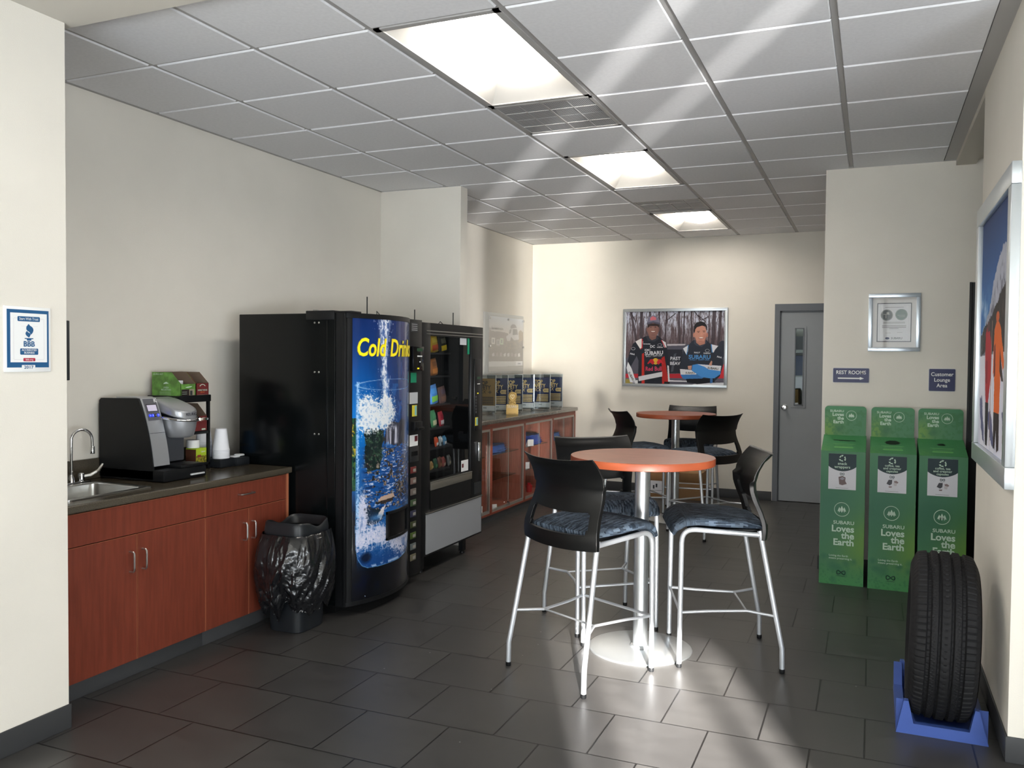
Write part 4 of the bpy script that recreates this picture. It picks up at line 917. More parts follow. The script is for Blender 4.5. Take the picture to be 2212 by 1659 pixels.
for p, q in (((210, 150), (300, 330)), ((1110, 170), (930, 310)), ((1480, 130), (1620, 300)), ((1640, 300), (1760, 240)), ((1560, 210), (1700, 330))): c.line(p, q, 16, (56, 48, 54))
# car behind
c.poly([(930, 760), (1340, 758), (1420, 790), (1700, 850), (2080, 900), (2080, 1548), (105, 1548), (105, 1060), (240, 960), (900, 960)], (84, 84, 96)); c.poly([(950, 765), (1330, 762), (1300, 790), (950, 800)], (196, 190, 196))
c.poly([(950, 870), (1260, 870), (1290, 1330), (950, 1340)], (40, 42, 52)); c.poly([(1090, 960), (1140, 940), (1080, 1300), (1030, 1310)], (92, 96, 106), .7)
c.poly([(105, 1360), (2080, 1330), (2080, 1430), (105, 1440)], (186, 44, 56)); c.poly([(1960, 1180), (2080, 1150), (2080, 1420), (1940, 1420)], (206, 52, 62)); c.poly([(105, 1440), (2080, 1420), (2080, 1480), (105, 1500)], (98, 96, 110)); c.poly([(900, 1470), (1420, 1480), (1420, 1500), (900, 1496)], (220, 220, 226)); c.poly([(105, 1460), (250, 1470), (250, 1548), (105, 1548)], (170, 150, 50), .7)
c.poly([(1420, 1560), (1560, 1520), (2080, 1500), (2080, 1560)], (206, 208, 214))
c.ell(2040, 860, 90, 160, (50, 54, 66))
# left figure
suit = (34, 38, 48)
c.poly([(510, 610), (760, 600), (860, 680), (940, 760), (960, 900), (990, 1200), (1010, 1548), (360, 1548), (370, 1100), (330, 1000), (160, 1300), (120, 1240), (180, 920), (250, 760), (330, 700)], suit)
c.poly([(120, 1240), (150, 1120), (230, 1260), (310, 1480), (300, 1530), (200, 1530)], (222, 224, 230)); c.poly([(300, 715), (420, 655), (460, 720), (440, 830), (400, 860)], (226, 224, 222)); c.line((440, 670), (440, 840), 20, (190, 40, 50)); c.line((405, 865), (440, 840), 18, (190, 40, 50))
c.poly([(830, 680), (920, 730), (940, 830), (890, 830)], (222, 220, 222)); c.line((835, 690), (910, 830), 16, (190, 40, 50))
c.poly([(440, 960), (480, 940), (500, 1548), (440, 1548)], (190, 48, 40)); c.poly([(840, 1040), (900, 1000), (960, 1340), (1010, 1520), (860, 1548), (850, 1300)], (176, 42, 38)); c.poly([(960, 1180), (990, 1190), (1015, 1500), (980, 1500)], (224, 224, 228)); c.poly([(900, 1500), (1020, 1500), (1000, 1548), (900, 1548)], (24, 24, 28))
c.poly([(370, 1410), (860, 1310), (860, 1400), (380, 1500)], (214, 214, 220)); c.poly([(300, 1490), (360, 1480), (360, 1548), (300, 1548)], (220, 220, 224))
c.poly([(510, 620), (620, 600), (760, 600), (780, 660), (690, 720), (560, 700)], (52, 56, 66))
c.poly([(560, 560), (740, 560), (720, 660), (640, 690), (590, 650)], (128, 92, 84)); c.ell(660, 470, 118, 160, (138, 100, 92)); c.ell(545, 480, 18, 44, (132, 96, 88)); c.ell(775, 480, 16, 42, (120, 88, 82))
c.poly([(540, 360), (790, 360), (780, 440), (740, 410), (600, 410), (548, 450)], (54, 42, 42)); c.poly([(535, 330), (560, 240), (640, 200), (720, 210), (780, 270), (800, 370), (660, 345), (530, 370)], (120, 118, 136)); c.poly([(530, 345), (660, 318), (800, 350), (800, 385), (660, 350), (530, 385)], (84, 84, 100)); c.poly([(600, 250), (650, 215), (720, 245), (720, 290), (600, 300)], (204, 110, 120))
c.ell(614, 432, 18, 7, (44, 34, 36)); c.ell(706, 432, 18, 7, (44, 34, 36)); c.ell(640, 470, 80, 60, (150, 112, 102), .5, soft=.9); c.poly([(652, 440), (670, 440), (682, 490), (644, 492)], (152, 112, 102)); c.ell(662, 522, 50, 17, (112, 64, 62), .8); c.ell(662, 517, 42, 10, (222, 212, 206)); c.ell(662, 590, 60, 26, (120, 86, 80), .5, soft=.9)
# right figure
c.poly([(1470, 690), (1730, 690), (1820, 770), (1960, 800), (2040, 950), (2060, 1170), (2000, 1380), (1900, 1480), (1560, 1540), (1370, 1500), (1230, 1330), (1220, 1180), (1260, 1000), (1290, 850), (1380, 780)], (44, 50, 62))
c.poly([(1270, 850), (1380, 785), (1370, 900), (1340, 970)], (220, 222, 228)); c.line((1375, 790), (1345, 970), 14, (70, 140, 200)); c.poly([(1830, 770), (1960, 800), (1900, 870), (1870, 930), (1840, 900)], (222, 222, 228)); c.line((1825, 775), (1845, 925), 16, (70, 140, 200))
c.poly([(1480, 690), (1720, 690), (1740, 740), (1640, 820), (1540, 800), (1490, 760)], (62, 66, 78)); c.poly([(1510, 620), (1710, 620), (1700, 760), (1600, 790), (1530, 740)], (178, 122, 106))
c.ell(1612, 560, 116, 180, (196, 140, 122)); c.ell(1485, 590, 20, 44, (190, 132, 116)); c.ell(1742, 590, 18, 44, (176, 120, 106)); c.poly([(1480, 520), (1480, 420), (1530, 350), (1620, 325), (1690, 350), (1740, 430), (1735, 500), (1715, 430), (1640, 410), (1540, 440), (1510, 480), (1500, 540)], (30, 28, 32))
c.line((1545, 520), (1595, 516), 9, (70, 48, 44)); c.line((1655, 512), (1705, 514), 9, (70, 48, 44)); c.ell(1570, 538, 18, 6, (52, 36, 38)); c.ell(1680, 532, 18, 6, (52, 36, 38)); c.ell(1700, 620, 50, 70, (168, 108, 94), .5, soft=.9); c.poly([(1618, 540), (1638, 540), (1650, 594), (1606, 596)], (204, 146, 126)); c.ell(1625, 650, 50, 17, (136, 70, 66), .85); c.ell(1625, 645, 42, 10, (232, 226, 220)); c.ell(1620, 716, 70, 24, (160, 104, 92), .5, soft=.9)
c.poly([(1215, 1250), (1500, 1270), (1560, 1340), (1500, 1360), (1230, 1360)], (220, 222, 228)); c.poly([(1225, 1360), (1560, 1350), (1700, 1400), (1600, 1460), (1400, 1470), (1270, 1430)], (62, 124, 190))
c.poly([(1370, 1190), (1450, 1180), (1440, 1260), (1380, 1250)], (196, 146, 128)); c.poly([(1460, 1170), (1560, 1150), (2020, 1180), (2010, 1340), (1880, 1430), (1640, 1400), (1450, 1280)], (72, 144, 214)); c.poly([(1560, 1155), (2025, 1180), (2010, 1280), (1780, 1250), (1700, 1200)], (222, 224, 230))
c.poly([(1780, 1170), (1830, 1080), (1850, 1100), (1840, 1180)], (196, 146, 128)); c.poly([(1340, 1440), (1890, 1420), (1900, 1500), (1560, 1540), (1360, 1510)], (22, 24, 32)); c.poly([(1815, 1420), (1860, 1420), (1860, 1510), (1815, 1520)], (58, 110, 170))
# chest emblem of two red animals and a yellow disc
c.ell(720, 1105, 62, 62, (222, 176, 60))
for s in (-1, 1): c.poly([(720+s*20, 1130), (720+s*60, 1060), (720+s*110, 1070), (720+s*170, 1150), (720+s*150, 1160), (720+s*110, 1130), (720+s*60, 1170)], (200, 40, 52))
pf_ = lambda u, v: ((-w/2+.034)+(w-.068)*u, (h/2-.034)-(h-.068)*v, .0095)
MATTE = inkmat('matte_print', .6); MATTE.node_tree.nodes['Principled BSDF'].inputs['Specular IOR Level'].default_value = .25
c.mesh('photo_print', pf_, MATTE, t)
kx = (w-.068)/(2080-105); ky = (h-.068)/(1548-128)
PX = lambda x: (-w/2+.034)+(x-105)*kx
PY = lambda y: (h/2-.034)-(y-128)*ky
wp = mat('print_white', (222, 224, 230), .5); rp = mat('print_magenta', (206, 60, 96), .5); bp = mat('print_blue', (80, 150, 214), .5); kp = mat('print_black', (24, 26, 32), .5)
q = {'z': .0108, 'b': .02}
letters('lettering', [('SUBARU', 100*ky, PX(685), PY(945), wp, {**q, 'r': .06, 'sx': 1.0}), ('RALLY TEAM USA', 42*ky, PX(685), PY(1000), wp, {'z': .0108, 'r': .06}), ('Red Bull', 118*ky, PX(680), PY(1255), rp, {**q, 'r': .03, 'sx': .82}),
  ('PAST', 90*ky, PX(1120), PY(1050), wp, q), ('BEAV', 86*ky, PX(1115), PY(1145), wp, q), ('SUBARU', 100*ky, PX(1600), PY(1015), bp, {**q, 'sx': 1.15}), ('RALLY TEAM USA', 44*ky, PX(1600), PY(1066), bp, {'z': .0108, 'sx': 1.1}),
  ('SUBARU', 56*ky, PX(1865), PY(1232), kp, {**q, 'r': -.1}), ('SUBARU', 50*ky, PX(1420), PY(1325), kp, q), ('SUBARU', 60*ky, PX(225), PY(1420), kp, {**q, 'r': -1.05}), ('KMC', 56*ky, PX(555), PY(885), wp, q), ('DC', 70*ky, PX(655), PY(815), wp, q), ('SUBARU', 32*ky, PX(805), PY(830), wp, q), ('SUBARU', 36*ky, PX(1745), PY(942), wp, q), ('PIAA', 46*ky, PX(240), PY(965), wp, {**q, 'r': -.15}), ('PIAA', 44*ky, PX(1985), PY(1015), wp, {**q, 'r': -.2}), ('YOKOHAMA', 26*ky, PX(535), PY(765), wp, q), ('RALLY', 40*ky, PX(1550), PY(930), wp, q)], t)
b = B(wp)
for x, y in ((800, 782), (1750, 890), (255, 858)): b.tube([(PX(x+40*math.cos(a)), PY(y+26*math.sin(a)), .0105) for a in [2*PI*k/16 for k in range(16)]], .0012, 5, closed=True)
b.obj('suit_badges', t)
# explore poster on the left wall beyond the wing
w, h = 1.09, .672
t = thing('framed_poster', 'grey car poster clipped behind clear acrylic above the display cabinet', 'poster', facing((XL+.001, 8.787, 1.697), '+x'))
B(mat('acrylic_frost', (204, 205, 202), .4)).box(-w/2, w/2, -h/2, h/2, 0, .02, bv=.002).obj('backing_board', t)
c = Cv(230, 1045, 170, 1500, 120, 200); X, Y = c.X, c.Y; q_ = np.clip((Y-170)/380, 0, 1)[..., None]
c.C = (np.array([206, 212, 220])*(1-q_)+np.array([214, 208, 200])*q_)/255
c.poly([(230, 520), (400, 530), (620, 540), (700, 620), (1045, 480), (1045, 900), (230, 900)], (150, 142, 138), 1, 30); c.fill(np.clip((Y-640)/250, 0, 1), (142, 136, 128)); c.poly([(930, 500), (980, 450), (1045, 500), (1045, 700), (930, 760)], (170, 156, 136), 1, 20)
c.ell(800, 400, 75, 85, (150, 146, 146)); c.poly([(620, 640), (700, 560), (730, 430), (860, 400), (920, 460), (940, 690), (820, 720), (760, 660), (740, 640), (720, 740), (650, 750)], (206, 204, 202)); c.poly([(780, 440), (890, 430), (910, 570), (780, 590)], (140, 136, 134)); c.poly([(700, 470), (750, 430), (740, 540), (690, 570)], (150, 146, 144))
c.fill((fbm(X/40, Y/40, 2) > .55)*np.clip((Y-640)/100, 0, 1)*np.clip((1000-Y)/100, 0, 1), (176, 166, 146), .4)
for x, y, cc in ((290, 760, (230, 226, 218)), (480, 760, (206, 224, 196)), (400, 790, (196, 192, 188))): c.poly([(x, y-70), (x+72, y-70), (x+72, y+80), (x, y+80)], cc); c.poly([(x+18, y-40), (x+54, y-40), (x+54, y+50), (x+18, y+50)], (150, 150, 146))
for k in range(8): c.poly([(300+k*88, 1080-20*(k % 3)), (350+k*88, 1040), (356+k*88, 1130), (306+k*88, 1136)], ((206, 204, 202), (168, 160, 156), (180, 172, 168), (222, 220, 216))[k % 4])
c.poly([(230, 1260), (1045, 1250), (1045, 1370), (230, 1390)], (214, 214, 210)); c.poly([(865, 1256), (1030, 1252), (1028, 1358), (865, 1360)], (240, 240, 240)); c.fill(np.where(Y > 1385, 1., 0.), (176, 174, 168))
c.C = np.clip(c.C*.72+.27, 0, 1)
pu = lambda u, v: (-w/2+.105+(w-.12)*u, h/2-.04-(h-.07)*v, .0215)
c.mesh('photo_print', pu, INK, t)
letters('lettering', [('Your invitation to explore.', .042, -.215, .165, mat('grey_ink', (120, 118, 116), .5), {'z': .0235, 'sx': .7}), ('SUBARU', .026, .415, -.222, navy, {'z': .0235})], t)
B(glassmat('poster_acrylic', refl=.6)).box(-w/2+.08, w/2, -h/2, h/2-.03, .028, .031).obj('acrylic_cover', t)
b = B(chrome)
for x, y in ((-w/2+.11, h/2-.06), (.07, h/2-.06), (w/2-.03, h/2-.06), (-w/2+.11, -.03), (w/2-.03, -.03)): b.lathe([(0, .02), (.012, .02), (.012, .04), (0, .042)], 12, (x, y, 0))
b.obj('clip', t)
# certificate frame
w, h = .338, .41
t = thing('framed_certificate', 'silver-framed certificate with two round seals above the wall signs', 'certificate', facing((.131, YR, 1.808), '-y'))
b = B(mat('pale_silver', (206, 216, 226), .25, .6)); frame(b, w, h, .028, .024); b.obj('frame', t)
b = B(mat('mat_board', (206, 202, 198), .5)).box(-w/2+.02, w/2-.02, -h/2+.02, h/2-.02, 0, .008); b.obj('mount', t)
b = B(dkink).box(-.112, .112, -.138, .138, .008, .0085); b.m(mat('cert_paper', (214, 214, 216), .45)).box(-.106, .106, -.132, .132, .0085, .0092); b.m(mat('grey_ink'))
for z0, w0 in ((.002, .07), (-.005, .07), (-.022, .078), (-.029, .078), (-.036, .078), (-.043, .03), (.108, .06)): b.box(-w0, w0, z0-.0016, z0+.0016, .0092, .0094)
b.box(-.055, -.02, -.075, -.073, .0092, .0094).box(.02, .055, -.072, -.070, .0092, .0094); b.box(-.095, .095, .122, .1225, .0092, .0094).box(-.095, .095, -.1225, -.122, .0092, .0094).box(-.0955, -.095, -.122, .122, .0092, .0094).box(.095, .0955, -.122, .122, .0092, .0094)
b.obj('certificate_paper', t)
b = B(mat('seal_dark', (70, 74, 74), .4, .3))
b.lathe([(0, .0096), (.040, .0096), (.040, .0092)], 32, (-.048, .052, 0)); b.m(mat('seal_green', (84, 100, 92), .4, .3)).lathe([(0, .0096), (.040, .0096), (.040, .0092)], 32, (.046, .055, 0)); b.m(mat('seal_light', (196, 194, 186), .4))
b.tube([(-.048+.037*math.cos(a), .052+.037*math.sin(a), .0097) for a in [2*PI*k/28 for k in range(28)]], .0007, 4, closed=True).tube([(.046+.037*math.cos(a), .055+.037*math.sin(a), .0097) for a in [2*PI*k/28 for k in range(28)]], .0007, 4, closed=True)
b.box(-.056, -.052, .03, .06, .0096, .0099).box(-.07, -.03, .056, .059, .0096, .0099)
b.box(-.05, -.034, .062, .072, .0096, .0099).box(.02, .07, .05, .052, .0096, .0099).box(.03, .07, .04, .0415, .0096, .0099); b.obj('seals', t)
letters('lettering', [('SUBARU', .02, .018, -.112, dkink, {'z': .0098, 'b': .02})], t); B(navy).lathe([(0, .0098), (.014, .0098), (.014, .0092)], 24, (-.042, -.112, 0), sy=.55).obj('oval_badge', t)
B(glassmat('frame_glass', refl=1.0)).box(-w/2+.028, w/2-.028, -h/2+.028, h/2-.028, .014, .016).obj('glass_pane', t)
# wall signs
signm = mat('sign_navy', (30, 36, 84), .4)
def rrect(w, h, r, n=5):
    return [(sx*(w/2-r)+r*math.cos(a0+PI/2*k/n), sy*(h/2-r)+r*math.sin(a0+PI/2*k/n)) for sx, sy, a0 in ((1, 1, 0), (-1, 1, PI/2), (-1, -1, PI), (1, -1, 3*PI/2)) for k in range(n+1)]
t = thing('wall_sign', 'dark blue REST ROOMS sign with a white arrow pointing right', 'sign', facing((-.1465, YR, 1.429), '-y'))
B(signm).prism(rrect(.24, .102, .006), .002, .008).obj('plate', t); B(mat('sign_back', (196, 198, 202), .4)).prism(rrect(.246, .108, .007), 0, .002).obj('back_plate', t)
letters('lettering', [('REST ROOMS', .037, 0, .02, white, {'z': .0085, 'b': .012, 'sx': .92})], t)
B(white).prism([(-.088, -.026), (.06, -.026), (.06, -.032), (.088, -.0215), (.06, -.011), (.06, -.017), (-.088, -.017)], .008, .0088).obj('arrow', t)
t = thing('wall_sign', 'square dark blue Customer Lounge Area sign beside the dark doorway', 'sign', facing((.443, YR, 1.405), '-y'))
B(signm).prism(rrect(.162, .153, .006), .002, .008).obj('plate', t); B(mat('sign_back')).prism(rrect(.168, .159, .007), 0, .002).obj('back_plate', t)
letters('lettering', [('Customer\nLounge\nArea', .037, 0, 0, white, {'z': .0085, 'b': .012, 'sx': .92, 'sl': 1.05})], t)
# accreditation sign on the near left wall
w, h = .195, .25
blu = mat('print_steel_blue', (34, 88, 134), .45); redp = mat('print_crimson', (176, 40, 66), .45); gl = mat('print_pale_grey', (216, 212, 216), .45)
t = thing('wall_plaque', 'white and blue 2017 accreditation plaque on the near left wall', 'plaque', facing((-3.0, 2.2855, 1.583), '+x'))
B(white).box(-w/2, w/2, -h/2, h/2, 0, .007, bv=.0015).obj('board', t)
b = B(blu).box(-.088, .088, -.108, .113, .007, .0076); b.m(white).box(-.074, .0795, -.088, .1, .0076, .0082); b.m(gl)
for q4 in ((-.06, .066, .079, .0805), (-.06, .066, -.0785, -.077), (-.0615, -.06, -.077, .079), (.066, .0675, -.077, .079), (-.03, .04, .05, .0508)): b.box(*q4, .0082, .0085)
b.m(blu).prism([(x+.002, y+.078) for x, y in rrect(.094, .019, .004)], .0082, .0088); b.prism([(x+.003, y-.047) for x, y in rrect(.076, .024, .004)], .0082, .0088); b.m(redp).prism([(x+.003, y-.078) for x, y in rrect(.05, .0125, .003)], .0085, .009)
b.m(white).prism([(x+0, y-.1075) for x, y in rrect(.056, .018, .002)], .0076, .0084)
pq = lambda L_: [((x-541)*.000206, (846-y)*.000188) for x, y in L_]
b.m(blu).prism(pq([(545, 530), (500, 590), (498, 640), (520, 670), (565, 700), (592, 748), (625, 712), (642, 668), (640, 628), (620, 595), (575, 565)]), .0082, .0088).prism(pq([(512, 674), (488, 702), (480, 735), (500, 770), (550, 810), (575, 775), (584, 742), (572, 720), (530, 700)]), .0082, .0088)
b.prism(pq([(465, 820), (640, 820), (640, 838), (600, 842), (594, 872), (512, 872), (506, 842), (465, 838)]), .0082, .0088)
b.obj('printed_face', t)
letters('lettering', [('BBB', .0285, .002, -.0185, blu, {'z': .0092, 'b': .03}), ('Start With Trust', .0145, .002, .078, white, {'z': .0092, 'sx': .82}), ('ACCREDITED\nBUSINESS', .0105, .003, -.0465, white, {'z': .0092, 'b': .015}), ('bbb.org', .0105, .003, -.0778, white, {'z': .0094}), ('2017', .0165, 0, -.1075, blu, {'z': .0092, 'b': .02, 'sx': 1.2})], t)
# dark panel fixed on the far side of the near pilaster
t = thing('wall_panel', 'thin dark wall-mounted panel edge peeking out past the near left wall', 'panel', (-3.45, 2.46, 1.543))
b = B(mat('charcoal', (42, 45, 48), .5)).box(-.35, .402, .012, .055, -.123, .123, bv=.003); b.obj('panel', t); B(teem).box(-.3, .39, 0, .012, -.127, .127).obj('mount', t)

# skier picture on the right wall
w, h = 1.17, 1.24
t = thing('framed_poster', 'large silver-framed mountain picture with orange and red clad skiers, right wall', 'poster', facing((.5, 4.272, 1.664), '-x'))
b = B(mat('frame_silver_wide', (200, 206, 210), .3, .65)); fw = .085
for q4 in ((-w/2, w/2, h/2-fw, h/2), (-w/2, w/2, -h/2, -h/2+fw), (-w/2, -w/2+fw, -h/2+fw, h/2-fw), (w/2-fw, w/2, -h/2+fw, h/2-fw)): b.box(*q4, 0, .035, bv=.004)
b.obj('frame', t); B(kp).box(-w/2+.08, w/2-.08, -h/2+.08, h/2-.08, 0, .012).obj('backing', t)
c = Cv(0, 1, 0, 1, 220, 320); X, Y = c.X, c.Y
q_ = np.clip(Y/.4, 0, 1)[..., None]; c.C = (np.array([24, 56, 108])*(1-q_)+np.array([48, 110, 178])*q_)/255
c.fill(np.clip((fbm(X*5, Y*9, 3)-.45)*4, 0, 1)*np.clip((.35-X)*5, 0, 1)*np.clip((Y-.28)*10, 0, 1), (190, 206, 226), .9)
mtn = [(0, .52), (.12, .47), (.2, .45), (.32, .40), (.4, .33), (.5, .26), (.62, .2), (.75, .17), (.88, .18), (1, .16), (1, .6), (0, .6)]
c.poly(mtn, (172, 176, 192), 1, .02); ins = np.clip((fbm(X*26, Y*22, 6)-.48)*8, 0, 1)*(Y > .16); m0 = c.C.copy(); c.fill(ins*np.clip((Y-(.52-.42*X))*20, 0, 1), (92, 92, 108), .75)
c.poly([(0, .50), (.2, .47), (.4, .43), (.6, .38), (.8, .33), (1, .27), (1, .585), (0, .60)], (44, 40, 42), 1, .03, 3); c.fill(np.where((Y > .36) & (Y < .6), 1., 0.)*(fbm(X*40, Y*30, 8) > .58)*np.clip((Y-(.52-.2*X))*40, 0, 1), (84, 74, 72), .6)
c.poly([(0, .6), (1, .585), (1, 1), (0, 1)], (226, 226, 238)); c.fill(np.where(Y > .6, 1., 0.)*(fbm(X*8, Y*3, 4) > .56), (206, 208, 226), .6)
sh_ = (84, 88, 128)
for q5 in ([(.02, .8), (.1, .78), (.18, .9), (.24, .98), (.16, .97), (.06, .88)], [(.3, .84), (.42, .82), (.55, .93), (.62, .98), (.5, .97), (.36, .9)], [(.8, .82), (.92, .82), (.95, .93), (.86, .95)]): c.poly(q5, sh_, .9, .02)
c.poly([(.2, .50), (.26, .47), (.36, .5), (.42, .56), (.44, .63), (.40, .72), (.34, .82), (.26, .82), (.22, .72), (.20, .62)], (178, 40, 52), 1, .012); c.poly([(.22, .62), (.3, .62), (.3, .72), (.22, .72)], (150, 30, 48)); c.ell(.3, .475, .05, .022, (90, 60, 60))
c.poly([(.24, .80), (.36, .80), (.35, .95), (.34, .985), (.27, .985), (.25, .94)], (36, 34, 44))
c.line((.43, .46), (.42, .97), .018, (150, 120, 110))
c.poly([(.52, .49), (.60, .455), (.70, .48), (.78, .56), (.84, .64), (.80, .66), (.72, .60), (.73, .70), (.72, .83), (.55, .84), (.54, .66), (.49, .68), (.50, .56)], (222, 104, 40), 1, .01); c.poly([(.70, .57), (.78, .66), (.82, .70), (.76, .70), (.70, .66)], (50, 34, 36)); c.poly([(.52, .56), (.56, .55), (.57, .68), (.52, .69)], (110, 40, 44)); c.ell(.61, .445, .05, .022, (200, 96, 50))
c.poly([(.54, .83), (.72, .83), (.73, .97), (.66, .985), (.63, .90), (.60, .98), (.55, .97)], (50, 40, 44)); c.line((.9, .55), (.83, .93), .016, (120, 60, 60)); c.line((.86, .6), (.95, .58), .02, (200, 100, 50))
c.mesh('photo_print', lambda u, v: (-w/2+fw+(w-2*fw)*u, h/2-fw-(h-2*fw)*v, .0135), MATTE, t)

# ------------------------------------------------------------ green recycling boxes
INKC = inkmat('printed_card', .5)
palew = mat('pale_green_print', (196, 220, 200), .5); paleg = mat('mint_print', (150, 200, 140), .5); dgr = mat('dark_green_print', (18, 46, 52), .5); liteb = mat('label_paper', (214, 214, 220), .5); inkg = mat('deep_green_ink', (14, 60, 44), .5); txg = mat('text_green', (126, 190, 120), .5)
def greens(x0, x1, y0, y1, nx, ny, kind, seed):
    c = Cv(x0, x1, y0, y1, nx, ny); X, Y = c.X, c.Y    # metres: x right, y = height
    c.C[:] = np.array([66, 126, 84])/255
    if kind == 'front':
        c.fill(np.exp(-((X-.30)/.16)**2-((Y-.30)/.20)**2), (108, 150, 52), .95); c.fill(np.exp(-((X-.06)/.22)**2-((Y-.55)/.28)**2), (34, 96, 76), .6); c.fill(np.clip((.16-Y)/.16, 0, 1), (60, 146, 74), .7)
        for i in range(9):
            r = random.Random(seed+i); cx, cy, rad = r.uniform(0, .28), r.uniform(.0, .2), r.uniform(.012, .034)
            if i == 0: cx, cy, rad = .09, .125, .042
            if i == 1: cx, cy, rad = .03, .19, .024
            c.fill(np.clip(1.2-np.hypot(X-cx, Y-cy)/rad, 0, 1)*(.6+.4*fbm(X*160, Y*160, i)), (30, 96, 70), .6)
        c.fill((fbm(X*70, Y*70, seed) > .62)*np.clip((.2-Y)*8, 0, 1), (40, 110, 66), .5)
    else:
        c.fill(np.exp(-((X-.02)/.09)**2-((Y-.04)/.09)**2), (108, 150, 60), .9); c.fill((fbm(X*50, Y*50, seed) > .56)*1., (44, 108, 58), .5); c.fill(np.exp(-((X-.1)/.03)**2-((Y-.05)/.03)**2)*.7, (38, 96, 62))
    return c
def tree_badge(b, cx, cy, r, m, T):
    b.T = T
    b.m(m).tube([(cx+r*math.cos(a), cy+r*math.sin(a), .0005) for a in [2*PI*k/36 for k in range(36)]], r*.045, 4, closed=True)
    def tree(x, y0, s): b.prism([(x-s*.5, y0), (x-s*.33, y0+s*.45), (x-s*.36, y0+s*.45), (x, y0+s*1.25), (x+s*.36, y0+s*.45), (x+s*.33, y0+s*.45), (x+s*.5, y0)], .0002, .001).prism([(x-s*.1, y0-s*.28), (x+s*.1, y0-s*.28), (x+s*.1, y0), (x-s*.1, y0)], .0002, .001)
    tree(cx, cy-r*.25, r*.62); tree(cx-r*.33, cy-r*.28, r*.5); tree(cx+r*.33, cy-r*.28, r*.5); b.T = None
def recyc(b, cx, cy, r, m, T):
    b.T = T; b.m(m)
    for k in range(3):
        a0 = PI/2+2*PI*k/3
        for p in (b,):
            def P(a, rr): return (cx+rr*math.cos(a), cy+rr*math.sin(a))
            b.prism([P(a0-.28, r), P(a0+.25, r), P(a0+.38, r*.62), P(a0-.1, r*.55)], .0002, .001)
            b.prism([P(a0+.42, r*.95), P(a0+1.05, r*.86), P(a0+1.25, r*.98), P(a0+1.2, r*.48), P(a0+1.02, r*.58), P(a0+.5, r*.6)], .0002, .001)
    b.T = None
def infin(b, cx, cy, s, m, T):
    b.T = T; b.m(m).tube([(cx+s*math.sin(a), cy+s*.52*math.sin(2*a)*.9, .0008) for a in [2*PI*k/32 for k in range(32)]], s*.12, 5, closed=True); b.box(cx-s*.9, cx+s*.9, cy-s*.95, cy-s*.85, .0002, .001); b.T = None
